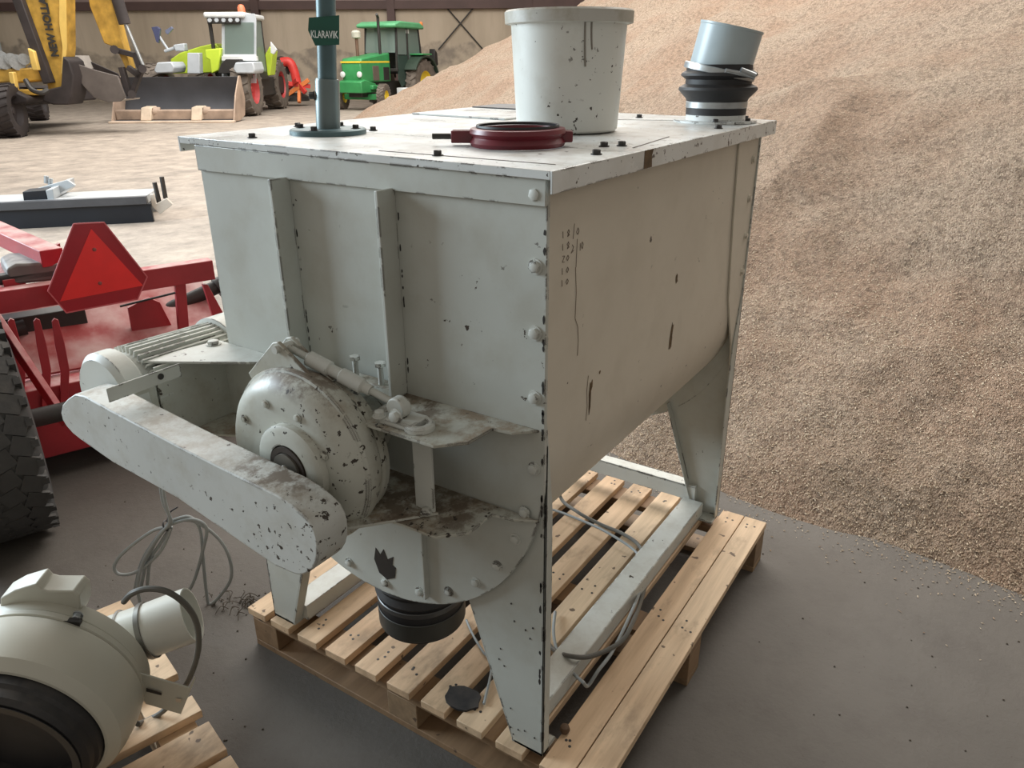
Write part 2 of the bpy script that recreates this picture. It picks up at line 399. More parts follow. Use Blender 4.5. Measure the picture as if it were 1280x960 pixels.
# legs
def leg(xp, sx, mir):
    f = (lambda y: .907-y) if mir else (lambda y: y)
    mb = MB()
    P = [(0,.95),(0,.144),(.078,.144),(.205,.54),(.33,.60),(.33,.95)]
    mb.prism([(xp, f(y), z) for y, z in P], (sx*.006, 0, 0))
    wt = .12 if xp > .5 else .032; wm = .05 if xp > .5 else .03
    yo = f(.0045); yi = f(.0)
    Q = [(0,1.0),(0,.144),(.028,.144),(wm,.62),(wm*.9,.80),(.004,.98)]
    a = min(yo, yi); mb.prism([(xp+sx*x, a, z) for x, z in Q], (0, .0045, 0))
    mb.prism([(xp+sx*x, f(.078), .144) for x in (0, .03)] + [(xp+sx*.034, f(.205), .54), (xp, f(.205), .54)], (0, (.004 if not mir else -.004), 0))
    mb.box(min(xp, xp+sx*.06), max(xp, xp+sx*.06), min(f(0), f(.085)), max(f(0), f(.085)), .144, .152)
    return mb.build('leg', MP, mx, .001)
leg(-.0005, 1, False); leg(-.0005, 1, True); leg(1.1945, -1, False); leg(1.1945, -1, True)
def flange(x, s):
    Q = [(0,1.444),(.19,1.444),(.165,1.2),(.13,.97),(.09,.88),(.05,.8),(.03,.7),(0,.7)]
    return Q
MB().prism([(1.194-x, .0093, z) for x, z in flange(0, 0)], (0, -.005, 0)).build('corner_flange', MPN, mx, 0)
MB().prism([(1.194-x, .913, z) for x, z in flange(0, 0)], (0, -.005, 0)).build('corner_flange', MPC, mx, .0015)
# base rails tying the feet
MB().box(.03, 1.165, .045, .118, .150, .20).build('base_rail', MPC, mx, .003)
MB().box(.03, 1.165, .80, .87, .150, .20).build('base_rail', MPC, mx, .001)
MB().box(1.17, 1.19, .08, .83, .19, .246).box(1.17, 1.215, .08, .83, .242, .248).build('base_rail', MPC, mx, .001)
# ribs and rim of the front
for y, z0 in ((.618,.985), (.331,.987)):
    MB().box(-.058, -.009, y, y+.008, z0, 1.405).build('stiffening_rib', MP, mx, .0015)
MB().prism(yz([(0,1.400),(0,1.444),(.907,1.4545),(.907,1.400)], -.009), (-.007,0,0)).build('rim_angle', MP, mx, .001)
MB().box(-.03, -.009, .30, .306, .48, .785).build('stiffening_rib', MP, mx, .001)
# lid: two sheets with folded edge
def sheet(pts, z0, z1): return MB().prism([(x, y, z0) for x, y in pts], (0, 0, z1-z0))
MB()
def lz(y): return 1.4445 + .0115*max(0, y)/.95        # the lid rises slightly to its left edge
def lid_sheet(pts): return MB().prism([(x, y, 1.4445+.0115*y/.95) for x, y in pts], (0, 0, .0145))
lid_sheet([(-.022,-.012),(.292,-.012),(.300,.975),(-.016,.957)]).build('lid', LIDM, mx, .001)
lid_sheet([(.2965,-.012),(1.272,-.012),(1.285,1.03),(.3045,.976)]).build('lid', LIDM, mx, .001)
MB().box(-.022, 1.272, -.0165, -.0125, 1.422, 1.459).build('lid_edge', LIDM, mx, .001)
MB().prism([(-.016,.958,1.438),(-.016,.958,1.4705),(1.285,1.031,1.4712),(1.285,1.031,1.438)], (0,.004,0)).build('lid_edge', LIDM, mx, 0)
MB().prism([(1.2725,-.012,1.43),(1.2725,-.012,1.459),(1.2855,1.03,1.4712),(1.2855,1.03,1.43)], (.004,0,0)).build('lid_edge', LIDM, mx, 0)
SEAM = simple('seam_dirt', (.10,.08,.065), .8)
# hatch at the back, lifted at one corner
MB().prism([(.80,.62,1.4668),(1.24,.60,1.4666),(1.25,1.0,1.4714),(.82,.98,1.4711)], (0,0,.005)).build('hatch', LIDM, mx, .001)
MB().prism([(1.12,.62,1.472),(1.27,.60,1.487),(1.27,.96,1.479),(1.14,.98,1.476)], (0,0,.004)).build('hatch_flap', DARK, mx, 0)
for a, b_ in (((.36,.02),(.62,.05)), ((.98,.42),(1.20,.03)), ((.03,.40),(.05,.02)), ((.31,.94),(.36,.72))):
    MB().bar((a[0],a[1],lz(a[1])+.0147), (b_[0],b_[1],lz(b_[1])+.0147), .0025, .0016).build('seam_strip', SEAM, mx)
def bolt(p, ax, r=.009, h=.008, mat=DARK, par=mx, name='bolt'):
    ax = Vector(ax); p = Vector(p)
    mb = MB(); mb.lathe([(r*1.35,0),(r*1.35,h*.2)], p, ax, 16); mb.lathe([(r,h*.2),(r,h*.9),(r*.82,h)], p, ax, 6)
    return mb.build(name, mat, par)
for x, y in ((.31,.93),(.056,.797),(.349,.079),(.382,.055),(.036,.262),(1.12,.35),(.9,.03),(.34,.70),(.22,.03)):
    bolt((x, y, lz(y)+.0145), Z, .008, .010)
for z in (1.418,1.296,1.175,1.049,.90): bolt((-.009,.022,z), (-1,0,0), .0105, .010, MPC)
for a in (-12,-22,-35,-47,-60,-73,-88,-104,-120,-136):
    y = CY-.422*math.cos(math.radians(-a)); z = CZ-.422*math.sin(math.radians(-a)); bolt((-.0142, y, z), (-1,0,0), .0095, .008, MPC)
for x, z in ((1.145,1.36),(1.15,1.25),(1.155,1.14),(1.16,1.03)): bolt((x, .0043, z), (0,-1,0), .009, .008, MPN)
# painted-over scratch and scribbled pen numbers on the side
mb = MB()
def stroke(pts, w=.0009, y=.0094):
    for a, b_ in zip(pts, pts[1:]): mb.bar((a[0], y, a[1]), (b_[0], y, b_[1]), w, .0006, (0,1,0))
for r_, row in enumerate((("1","8"),("1","8"),("2","0"),("1","0"),("1","0"))):
    z = 1.345-r_*.022; x = .062
    if row[0] == "1": stroke([(x,z),(x+.001,z-.012)])
    else: stroke([(x,z),(x+.008,z-.001),(x,z-.011),(x+.008,z-.012)])
    if row[1] == "8": stroke([(x+.022,z),(x+.016,z-.004),(x+.024,z-.010),(x+.017,z-.012),(x+.024,z-.004),(x+.020,z)])
    else: stroke([(x+.020,z-.002),(x+.015,z-.007),(x+.019,z-.012),(x+.024,z-.007),(x+.020,z-.002)])
stroke([(.104,1.352),(.10,1.325)]); stroke([(.118,1.342),(.112,1.335),(.118,1.33),(.122,1.336),(.118,1.342)])
stroke([(.116,1.322),(.114,1.27)]); stroke([(.097,1.315),(.103,1.31),(.094,1.30),(.104,1.304)])
stroke([(.128,1.312),(.128,1.298)]); stroke([(.136,1.313),(.131,1.306),(.137,1.30),(.14,1.308),(.136,1.313)])
mb.build('pen_marks', simple('faded_pen', (.16,.12,.09), .7), mx)
mb = MB()
stroke_pts = [[(.112,1.27),(.118,1.22),(.116,1.17),(.128,1.15),(.132,1.12),(.130,1.09)], [(.18,1.03),(.176,1.0),(.18,.96),(.176,.93)]]
for s_ in stroke_pts: stroke(s_, .001)
mb.build('paint_crack', simple('crack', (.2,.15,.1), .8), mx)
def chip(cx, cz, w, h, tilt, y=.0096, seed=0):
    random.seed(seed); n = 11; pts = []
    for i in range(n):
        a = 2*PI*i/n; q = 1+random.uniform(-.35,.3); dx = math.cos(a)*w*q; dz = math.sin(a)*h*q
        pts.append((cx+dx+dz*tilt, y, cz+dz))
    MB().prism(pts, (0,-.0006,0)).build('rust_spot', RUST, mx)
RUST = simple('rust', (.12,.075,.035), .8, 0, .4, 40)
for a in ((.635,1.128,.006,.013,-.2,1),(.628,.985,.006,.036,.22,2),(.632,.965,.004,.02,.1,3),(.197,1.005,.004,.012,.1,4),(.19,.975,.004,.03,.02,5),(.232,1.02,.003,.004,0,6)):
    chip(a[0], a[1], a[2], a[3], a[4], .0096, a[5])
MB().prism([(.335,-.0166,1.4235),(.375,-.0166,1.4235),(.372,-.0166,1.446),(.38,-.0166,1.4585),(.336,-.0166,1.4585)], (0,-.0006,0)).build('rust_spot', RUST, mx)
mb = MB(); random.seed(21)
def chip_yz(cy, cz, w, h, x):
    n = 8; mb.prism([(x, cy+math.cos(2*PI*i/n)*w*random.uniform(.6,1.2), cz+math.sin(2*PI*i/n)*h*random.uniform(.6,1.2)) for i in range(n)], (-.0006,0,0))
for k in range(26):
    z = random.choice((random.uniform(.6,1.42), random.uniform(.17,.75), random.uniform(.35,1.1))); chip_yz(.0045, z, .0028, random.uniform(.004,.012), -.0092)
for y in (.616,.329):
    for k in range(11): chip_yz(y-.0025, random.uniform(1.02,1.38), .0018, random.uniform(.003,.010), -.0092)
for k in range(14): chip_yz(random.uniform(.02,.12), random.uniform(.16,.55), .002, .003, -.0012)
mb.build('chipped_edge', DARK, mx, kind='stuff')
# standpipe bolted to the lid
pf = (.225,.735,1.467)
pf_o = MB().lathe([(.088,0),(.088,.010),(.084,.013),(.03,.013)], pf, Z, 40).build('pipe_flange', PIPE, mx)
for a in (20,110,200,290): bolt((pf[0]+.07*math.cos(math.radians(a)), pf[1]+.07*math.sin(math.radians(a)), 1.479), Z, .008, .010, DARK, mx)
top = Vector(pf)+Vector((.045,-.07,1.05))
ax_ = (top-Vector(pf)).normalized()
sp_ = MB().cyl(Vector(pf)+ax_*.01, top, .0213, n=28).build('standpipe', PIPE, mx)
MB().lathe([(.0275,.012),(.0275,.115),(.0255,.12),(.0235,.12)], pf, ax_, 28).build('pipe_collar', simple('collar', (.16,.2,.2), .4, .5), mx)
bolt(Vector(pf)+ax_*.085+Vector((-.02,.02,0)), (-.7,.7,0), .008, .014)
# green tape flag with its lettering
TAPE = simple('green_tape', (.012,.085,.06), .45, 0, .1)
q = [on_plane(px, py, Vector(pf)+Vector((-.03,.0,0)), F) for px, py in ((386,22),(424,19),(424,56),(394,57),(385,38))]
tp = MB().prism(q, F*.002).build('tape_flag', TAPE, mx)
def lettering(text, p, xdir, updir, size, mat, parent, name='lettering', ext=.0006, sx=1., bold=0):
    c = bpy.data.curves.new(name, 'FONT'); c.body = text; c.size = size; c.extrude = ext; c.align_x = 'LEFT'; c.offset = bold
    tmp = bpy.data.objects.new(name, c); col.objects.link(tmp); c.materials.append(mat)
    dg = bpy.context.evaluated_depsgraph_get(); me = bpy.data.meshes.new_from_object(tmp.evaluated_get(dg)); bpy.data.objects.remove(tmp)
    me.name = name; ob = bpy.data.objects.new(name, me); col.objects.link(ob)
    X = Vector(xdir).normalized(); U = Vector(updir); U = (U-X*U.dot(X)).normalized(); N = X.cross(U)
    M_ = Matrix(((X.x*sx, U.x, N.x, p[0]), (X.y*sx, U.y, N.y, p[1]), (X.z*sx, U.z, N.z, p[2]), (0,0,0,1)))
    ob.parent = parent; ob.matrix_parent_inverse = Matrix.Translation(-ORG[parent.name]); ob.matrix_basis = M_
    return ob
WHITEP = simple('white_print', (.75,.8,.78), .5)
ORG_T = ORG[tp.name]
a0 = on_plane(389, 47, Vector(pf)+Vector((-.032,0,0)), F); a1 = on_plane(423, 48, Vector(pf)+Vector((-.032,0,0)), F)
lettering('KLARAVIK', a0-F*.002, a1-a0, Z, .021, WHITEP, tp, sx=.62, bold=.0002)
# gear reducer on the mixer shaft
SY, SZ = .456, .889
gd = MB().lathe([(.05,0),(.158,0),(.167,.006),(.170,.022),(.172,.024),(.172,.034),(.166,.037),(.176,.040),(.186,.066),(.187,.082),(.185,.086),(.180,.088),(.172,.104),(.158,.117),(.142,.123),(.12,.125),(.05,.127)], (-.118,SY,SZ), (-1,0,0), 64)
red = gd.build('gear_reducer', MPD, mx, 0, 30)
MB().lathe([(.088,.0),(.088,.016),(.078,.022),(.05,.022),(.05,0)], (-.243,SY-.034,SZ+.010), (-1,0,0), 48).build('hub_boss', MPD, red)
MB().lathe([(.047,0),(.047,.004),(.036,.004),(.036,0)], (-.2633,SY-.034,SZ+.010), (-1,0,0), 40).build('hub_ring', simple('greasy_ring', (.07,.055,.045), .6, .3), red)
MB().lathe([(.034,0),(.034,.008),(.012,.010),(.010,.016),(.001,.017)], (-.2635,SY-.034,SZ+.010), (-1,0,0), 32).build('shaft_end', simple('worn_shaft', (.25,.23,.20), .4, .7), red)
MB().cyl((-.118,SY,SZ), (-.0095,SY,SZ), .07, n=32).build('shaft_seal', MPD, mx)
for a in (35,75,115,155,-10,-40): bolt((-.2440, SY+.128*math.cos(math.radians(a)), SZ+.128*math.sin(math.radians(a))), (-1,0,0), .007, .005, MPD, red)
MB().lathe([(.016,0),(.014,.014),(.008,.02)], (-.19,SY+.105,SZ+.125), (-.5,.5,.75), 16).build('filler_plug', MPD, red)
# torque arm: lug plates, rod, clevis on the upper shelf
for x in (-.148,-.182): MB().prism(yz([(.600,1.035),(.512,1.118),(.497,1.122),(.484,1.114),(.392,1.052),(.43,1.0),(.5,.99),(.58,1.0)], x), (-.009,0,0)).build('torque_lug', MPD, mx, .002)
MB().cyl((-.140,.498,1.108), (-.2,.498,1.108), .008, n=16).build('lug_pin', MPC, mx)
rA = Vector((-.169,.497,1.106)); rB = Vector((-.118,.262,1.018)); dR = (rB-rA)
MB().cyl(rA, rB, .0075, n=14).build('torque_rod', MP, mx)
MB().lathe([(.013,.05),(.0155,.052),(.0155,.10),(.012,.104),(.012,.125),(.0155,.128),(.0155,.175),(.011,.18),(.011,.195)], rA, dR, 24).build('turnbuckle', MPC, mx)
# upper and lower shelf with cut corner
shp = [(-.009,.012),(-.045,.05),(-.05,.09),(-.12,.095),(-.165,.14),(-.165,.335),(-.009,.335)]
sheet(shp, .979, .985).build('bearing_shelf', MPD, mx, .001)
shl = [(-.0145,.006),(-.038,.055),(-.045,.098),(-.122,.10),(-.168,.145),(-.168,.225),(-.20,.50),(-.20,.62),(-.0145,.62)]
sheet(shl, .784, .790).build('lower_shelf', MPD, mx, .001)
sheet([(-.285,.335),(-.105,.185),(-.105,.25),(-.15,.60),(-.30,.60)], .7905, .797).build('base_plate', MPD, mx, .001)
MB().box(-.112, -.105, .192, .238, .797, .979).build('shelf_post', MPC, mx, .001)
bolt((-.12,.205,.797), Z, .009, .009, MPC)
cl = MB().box(-.15, -.095, .205, .285, .985, 1.0)
cl.lathe([(.022,-.012),(.022,.012)], (-.123,.255,1.016), (1,0,0), 24); cl.build('clevis', MPC, mx, .003)
MB().lathe([(.030,0),(.030,.010),(.026,.014),(.016,.014),(.016,0)], (-.125,.205,.985), Z, 28).build('clevis_ring', MPC, mx, .001)
bolt((-.148,.24,1.012), (-1,0,0), .011, .012, MPC); bolt((-.148,.283,1.0), Z, .010, .012, MPC)
for y in (.44,.37):
    MB().cyl((-.045,y,.985), (-.045,y,1.05), .006, n=12).lathe([(.012,0),(.012,.008)], (-.045,y,1.05), Z, 6).build('adjusting_bolt', MPC, mx)
MB().box(-.055, -.02, .335, .56, .985, 1.010).build('seal_housing', MPD, mx, .004)
# belt guard, a flat capsule
GX = Vector((-.36, 0, 0))
cap = [on_plane(px, py, GX, Vector((1,0,0))) for px, py in ((84,499),(93,493),(104,495),(141,515),(222,558),(304,599),(345,619),(363,631),(377,643),(387,653),(393,664),(396,674),(397,684),(397,695),(395,704),(391,711),(385,716),(377,719),(369,718),(345,708),(284,666),(222,623),(141,578),(101,550),(91,542),(83,533),(78,525),(76,516),(78,506))]
cap = [(p.y, p.z) for p in cap]
# in the (y, z) plane left end has larger y
gdm = MB().prism(yz(cap, -.285), (-.075,0,0)); guard = gdm.build('belt_guard', MPG, mx, .003)
MB().box(-.36, -.19, .838, .842, .975, 1.006).build('guard_bracket', MPC, mx, .001)
for x in (-.24,): MB().lathe([(.007,0),(.007,.002)], (x,.8379,.992), (0,-1,0), 14).build('slot', DARK, mx)
# motor bracket box left of the front plate
sheet([(-.205,.985),(-.009,.945),(-.009,.735),(-.035,.70)], .980, .986).build('motor_bracket', MPC, mx, .001)
MB().box(-.20, -.009, .925, .931, .79, .980).build('motor_bracket', MPD, mx, .001)
sheet([(-.15,.925),(-.0145,.925),(-.0145,.70),(-.05,.70)], .79, .796).build('motor_bracket', MPD, mx, .001)
MB().box(-.285, -.205, .86, .931, .80, .806).box(-.285,-.205,.925,.931,.80,.96).build('motor_bracket', MPD, mx, .001)
MB().box(-.0155, -.0095, .60, .928, .79, .980).build('backing_plate', MPD, mx, 0)
bolt((-.035,.93,.986), Z, .014, .010, MPC)
mo = MB().lathe([(.05,0),(.09,0),(.09,.30),(.05,.30)], (-.235,1.03,.905), (1,0,0), 40)
for k in range(40):
    a = 2*PI*k/40; u = Vector((0, math.cos(a), math.sin(a)))
    mo.bar(Vector((-.20,1.03,.905))+u*.095, Vector((.04,1.03,.905))+u*.088, .004, .022, u)
mot = mo.build('electric_motor', MPC, mx, 0, 30)
MB().lathe([(.03,0),(.095,.0),(.108,.012),(.108,.05),(.096,.06)], (-.275,1.03,.905), (1,0,0), 40).build('end_bell', MPC, mot)
MB().lathe([(.096,0),(.109,.004),(.109,.11),(.10,.135),(.06,.142),(.02,.142)], (.035,1.03,.905), (1,0,0), 40).build('fan_cowl', MPC, mot)
# outlet sleeve
sl = MB().lathe([(.112,.0),(.118,-.01),(.122,-.03),(.112,-.045),(.121,-.062),(.112,-.078),(.119,-.095),(.112,-.105),(.112,-.205),(.104,-.21),(.10,-.15),(.10,0)], (.13,CY,.462), Z, 48).build('outlet_sleeve', BLACKR, mx)
MB().lathe([(.1135,0),(.1155,.002),(.1155,.014),(.1135,.016)], (.13,CY,.335), Z, 48, True).build('hose_clamp', simple('worn_band', (.10,.10,.10), .4, .6), mx)
MB().lathe([(.1135,0),(.1150,.002),(.1150,.05),(.1135,.052)], (.13,CY,.262), Z, 48, True).build('outlet_collar', simple('blackened_collar', (.05,.05,.045), .45, .3), mx)
def patch(pts_, x, mat, name):
    MB().prism(yz(pts_, x), (-.001,0,0)).build(name, mat, mx)
patch([(.455,.485),(.43,.475),(.405,.49),(.40,.52),(.41,.525),(.405,.55),(.425,.535),(.435,.56),(.447,.54),(.46,.555),(.468,.52)], -.0144, DARK, 'rust_spot')
# inlet with rubber sleeve and tilted spigot
ic = Vector((1.115,.115,1.4605)); il = thing
MB().lathe([(.115,0),(.115,.006),(.082,.006),(.082,.05),(.078,.05)], ic, Z, 48).build('inlet_collar', LIDM, mx)
for a in (200,260,320,20): bolt((ic.x+.10*math.cos(math.radians(a)), ic.y+.10*math.sin(math.radians(a)), 1.465), Z, .007, .009)
MB().lathe([(.0835,0),(.0845,.001),(.0845,.016),(.0835,.017)], ic+Z*.038, Z, 48, True).build('hose_clamp', GALV, mx)
MB().lathe([(.083,.02),(.083,.055),(.086,.062),(.108,.085),(.106,.092),(.09,.10),(.09,.112),(.104,.122),(.102,.128),(.09,.135),(.088,.15)], ic, Z, 48).build('inlet_sleeve', BLACKR, mx)
ta = Vector((.55,-.84,0))*.20+Z-F*.05; ta.normalize()
i2 = ic+Z*.135
MB().lathe([(.086,0),(.084,.01),(.084,.105),(.086,.107),(.086,.112),(.080,.112),(.078,.04),(.078,.01)], i2, ta, 48, True).build('inlet_spigot', BLUEG, mx)
MB().lathe([(.095,.0),(.098,.002),(.098,.016),(.095,.018)], i2-ta*.012, ta, 48, True).build('hose_clamp', GALV, mx)
cp = i2 - F*.099 + R*.02 + ta*.0
MB().cyl(cp-R*.03, cp+R*.035-Z*.012, .006, n=12).cyl(cp+R*.01, cp+R*.05-Z*.015, .009, n=12).build('clamp_screw', GALV, mx)

# ------------------------------------------------------------------ loose things on the lid
rc = Vector((.262,.232,1.4625))
rg = thing('clamp_ring', 'dark red cast clamp ring lying on the front of the mixer lid', 'ring', rc)
MB().lathe([(.084,.002),(.094,.0),(.099,.008),(.092,.018),(.099,.026),(.096,.034),(.088,.036),(.080,.034),(.078,.02),(.079,.004)], rc, Z, 56, True).build('ring_body', REDD, rg)
MB().lathe([(.081,0),(.085,.002),(.084,.006),(.079,.005)], rc+Z*.035, Z, 56, True).build('rubber_gasket', BLACKR, rg)
dl_ = (Vector((.178,.378,1.459))-rc); dl_.z = 0; dl_.normalize(); sd = Vector((-dl_.y, dl_.x, 0))
mb = MB(); mb.bar(rc+dl_*.09+sd*.012+Z*.018, rc+dl_*.135+sd*.012+Z*.018, .010, .024); mb.bar(rc+dl_*.09-sd*.012+Z*.018, rc+dl_*.135-sd*.012+Z*.018, .010, .024)
mb.build('clamp_lug', REDD, rg, .002)
MB().cyl(rc+dl_*.10+Z*.018, rc+dl_*.175+Z*.018, .006, n=12).build('clamp_bolt', DARK, rg)
kl = MB(); kl.bar(rc-dl_*.088+Z*.018, rc-dl_*.112+Z*.018, .03, .022); kl.build('hinge_lug', REDD, rg, .003)
bc = Vector((.62,.318,1.4635))
bk = thing('plastic_bucket', 'tall off-white plastic bucket with drips standing on the mixer lid', 'bucket', bc)
MB().lathe([(.02,.0015),(.118,.0015),(.123,.006),(.136,.236),(.1445,.238),(.1445,.260),(.140,.262),(.136,.25),(.120,.012),(.02,.010)], bc, Z, 72).build('bucket_body', BUCK, bk)
MB().lathe([(.145,.2365),(.150,.238),(.151,.262),(.147,.266),(.139,.266),(.139,.2625),(.145,.2605)], bc, Z, 72, True).build('bucket_rim', RIMD, bk)
mb = MB()
u_ = -F
for off, r1, l1 in ((-.55,.001,.055),(-.35,.0014,.09)):
    a = math.atan2(u_.y, u_.x)-off*.55
    pts = [bc+Vector((math.cos(a+.02*k*k*.1)*(.1365-.0003*k*3), math.sin(a+.02*k*k*.1)*(.1365-.0003*k*3), .236-l1*k/4)) for k in range(5)]
    mb.tube(pts, .0022, 8)
mb.build('drip', simple('drip', (.22,.20,.17), .6), bk)
# ------------------------------------------------------------------ small things on the pallet
mb = MB(); n = 15; random.seed(3)
bp = at_z(579, 874, .144)
tag(MB().prism([(bp.x+.038*math.cos(2*PI*i/n)*random.uniform(.85,1.1), bp.y+.05*math.sin(2*PI*i/n)*random.uniform(.85,1.1), .1443) for i in range(n)], (0,0,.006)).build('rubber_offcut', BLACKR, None), 'flat black rubber scrap lying on the pallet beside the front leg', 'scrap')
wp = at_z(706, 915, .144)
tag(MB().lathe([(.004,0),(.010,.002),(.0125,.009),(.010,.018),(.004,.021)], wp, Z, 18).build('walnut', simple('nut_brown', (.10,.06,.035), .8), None), 'small round brown nut lying on the pallet by the front foot', 'nut')

mb = MB(); random.seed(11)
spots = [at_z(random.gauss(310,25), random.gauss(752,9), 0) for k in range(70)] + [at_z(random.uniform(90,330), random.uniform(560,960), 0) for k in range(50)] + [at_z(random.uniform(900,1280), random.uniform(680,950), 0) for k in range(28)]
for p in spots:
    r_ = random.uniform(.0015,.004); mb.lathe([(r_*.3,0),(r_,r_*.4),(r_*.4,r_)], p, Vector((random.uniform(-.3,.3),random.uniform(-.3,.3),1)), 5)
for k in range(26):
    p = at_z(random.gauss(308,18), random.gauss(752,7), .004); a = random.uniform(0, PI); L = random.uniform(.02,.06)
    mb.tube([p, p+Vector((math.cos(a)*L/2, math.sin(a)*L/2, .012)), p+Vector((math.cos(a+.6)*L, math.sin(a+.6)*L, .0))], .0012, 5, 3)
tag(mb.build('floor_debris', simple('debris', (.07,.055,.04), .9, 0, .4, 60), None), 'dark crumbs and straw bits scattered over the concrete floor', 'debris', kind='stuff')
# ------------------------------------------------------------------ cables
def cable(name, pts, r, mat, label):
    return tag(MB().tube(pts, r, 10, 8).build(name, mat, None), label, 'cable')
zt = .152
def onp(px, py, z=zt): return at_z(px, py, z)
cable('power_cable', [(.99,.54,.50),(.995,.53,.3),onp(700,620,.17),onp(722,640,.165),onp(750,655),onp(780,668),onp(800,684),onp(808,715),onp(803,745),onp(790,780,.22),onp(775,803,.22),onp(740,820,.21),onp(712,820,.21),onp(692,812,.16),onp(680,795,.16)], .0062, CABLED, 'dark cable crossing the pallet boards and looping round the base rail')
cable('power_cable', [onp(694,765,.155),onp(692,790,.16),onp(697,815,.165),onp(710,835,.17),onp(728,852,.20),onp(735,857,.17),onp(748,838,.2),onp(765,815,.21),onp(785,775,.215),onp(800,738,.16),onp(803,710,.16),onp(795,690,.16),onp(770,672,.165),onp(742,657,.165),onp(700,640,.16),onp(670,632,.16)], .0045, CABLE, 'thin grey cable loop hanging off the pallet beside the front right leg')
cable('power_cable', [onp(583,775,.15),onp(592,795,.15),onp(604,815,.15),onp(615,830,.15),(.05,.2,.15)], .0035, CABLE, 'thin cable end on the pallet between the outlet sleeve and the leg')
# bundle hanging from the motor, tied, loops resting on the floor
PB = Vector((.0,1.32,0))
def bp_(px, py, off=0): return on_plane(px, py, PB+F*off, F)
cb = thing('cable_bundle', 'coiled light grey cables tied with a black tie below the belt guard', 'cable', (-.02,1.32,0))
loops = [[(203,600),(206,625),(212,652),(200,668),(180,700),(172,735),(178,760)],
 [(200,600),(204,628),(214,655),(190,664),(155,690),(143,708),(150,718),(172,714),(200,690),(214,660)],
 [(214,655),(240,649),(258,660),(253,690),(243,725),(232,745)],
 [(212,652),(236,646),(250,662),(254,700),(258,740),(262,755),(275,745),(289,722),(286,695),(272,672),(250,655),(230,650),(212,657),(196,675),(184,700),(176,735)],
 [(214,658),(200,680),(188,700),(184,735)], [(210,655),(190,680),(176,705),(168,740)], [(268,752),(262,768),(246,782)]]
for k, lp in enumerate(loops):
    MB().tube([bp_(x, y, .006*(k-3)) for x, y in lp], .0052, 9, 7).build('cable_loop', CABLE, cb)
MB().lathe([(.016,-.003),(.018,0),(.016,.003),(.014,0)], bp_(208,657), R*.9+Z*.3, 18, True).tube([bp_(209,650), bp_(213,640), bp_(222,634)], .0022, 6).build('cable_tie', BLACKR, cb)

# ------------------------------------------------------------------ round fan at the lower left
FP = at_z(74, 832, .356); A = (-F*.97 - Z*.10 ).normalized()
fan = thing('centrifugal_fan', 'round white fan housing with black rubber mouth at the bottom left', 'fan', (FP.x, FP.y, .144))
FPN = simple('fan_paint', (.50,.49,.42), .4, 0, .06, 4, .25, (.36,.32,.25))
MB().lathe([(.02,-.02),(.185,-.02),(.197,-.014),(.199,.0),(.199,.022),(.195,.026)], FP, A, 96).build('back_flange', FPN, fan, 0, 30)
fh = MB().lathe([(.196,.026),(.204,.028),(.204,.040),(.200,.043),(.207,.050),(.210,.075),(.209,.12),(.203,.152),(.185,.172),(.179,.173),(.172,.160),(.172,.03)], FP, A, 96, True).build('fan_housing', FPN, fan, 0, 30)
MB().lathe([(.176,.160),(.175,.190),(.169,.197),(.168,.215),(.160,.225),(.145,.225),(.139,.213),(.137,.17),(.130,.09),(.02,.08)], FP, A, 80).build('rubber_mouth', BLACKR, fan)
MB().lathe([(.145,.2255),(.156,.2270),(.156,.229),(.140,.229),(.139,.2255)], FP, A, 80, True).build('mouth_ring', simple('mouth_ring', (.02,.021,.023), .35, .2), fan)
pn = Vector(FP)
def fp_(px, py, off): return on_plane(px, py, pn+A*off, A)
tb = [(0,790),(0,748),(18,738),(45,730),(52,737),(60,739),(92,739),(99,745),(101,762),(96,775),(60,775),(40,777),(20,782)]
MB().prism([fp_(x, y, .0) for x, y in tb], -A*.05).build('carry_bracket', FPN, fan, .003)
MB().prism([fp_(x, y, .03) for x, y in ((82,771),(103,773),(103,783),(82,779))], A*.012).build('slot', DARK, fan)
bolt(fp_(98, 768, .02), A, .008, .012, GALV, fan)
bolt(fp_(50, 759, .005), A, .007, .010, GALV, fan)
ts = fp_(120, 812, -.06); te = fp_(240, 768, -.12)
TUBE = simple('milky_tube', (.62,.61,.55), .3, 0, .05, 5)
td = (te-ts)
MB().lathe([(.066,0),(.064,td.length*.5),(.066,td.length),(.062,td.length),(.060,td.length*.5),(.060,.01)], ts, td, 56, True).build('outlet_tube', TUBE, fan)
MB().lathe([(.0665,0),(.0685,.001),(.0685,.012),(.0665,.013)], ts+td*.52, td, 48, True).build('hose_clamp', simple('worn_clamp', (.22,.21,.19), .4, .7), fan)
MB().lathe([(.0665,0),(.070,.003),(.0665,.006)], ts+td*.30, td, 48, True).build('wire_ring', GALV, fan)
MB().prism([fp_(x, y, .035) for x, y in ((172,841),(236,860),(243,846),(244,850),(238,864),(226,893),(182,880),(172,862))], -A*.004).build('mount_bracket', FPN, fan, .001)
MB().prism([fp_(x, y, .039) for x, y in ((183,860),(202,866),(202,869),(183,864))], A*.001).build('slot', DARK, fan)
MB().prism([fp_(x, y, .039) for x, y in ((220,873),(227,874),(226,878),(220,877))], A*.001).build('slot', simple('lit_hole', (.6,.5,.38), .6), fan)
cable('power_cable', [fp_(155,752,.03),fp_(165,742,.05),fp_(185,736,.05),fp_(210,740,.05),fp_(233,757,.04),fp_(246,780,.03),fp_(248,810,.02),fp_(240,840,.0),fp_(228,862,-.02),fp_(205,888,-.03),fp_(185,900,-.03),fp_(172,905,.0)], .0065, CABLED, 'brownish grey cable arching over the white tube of the round fan')

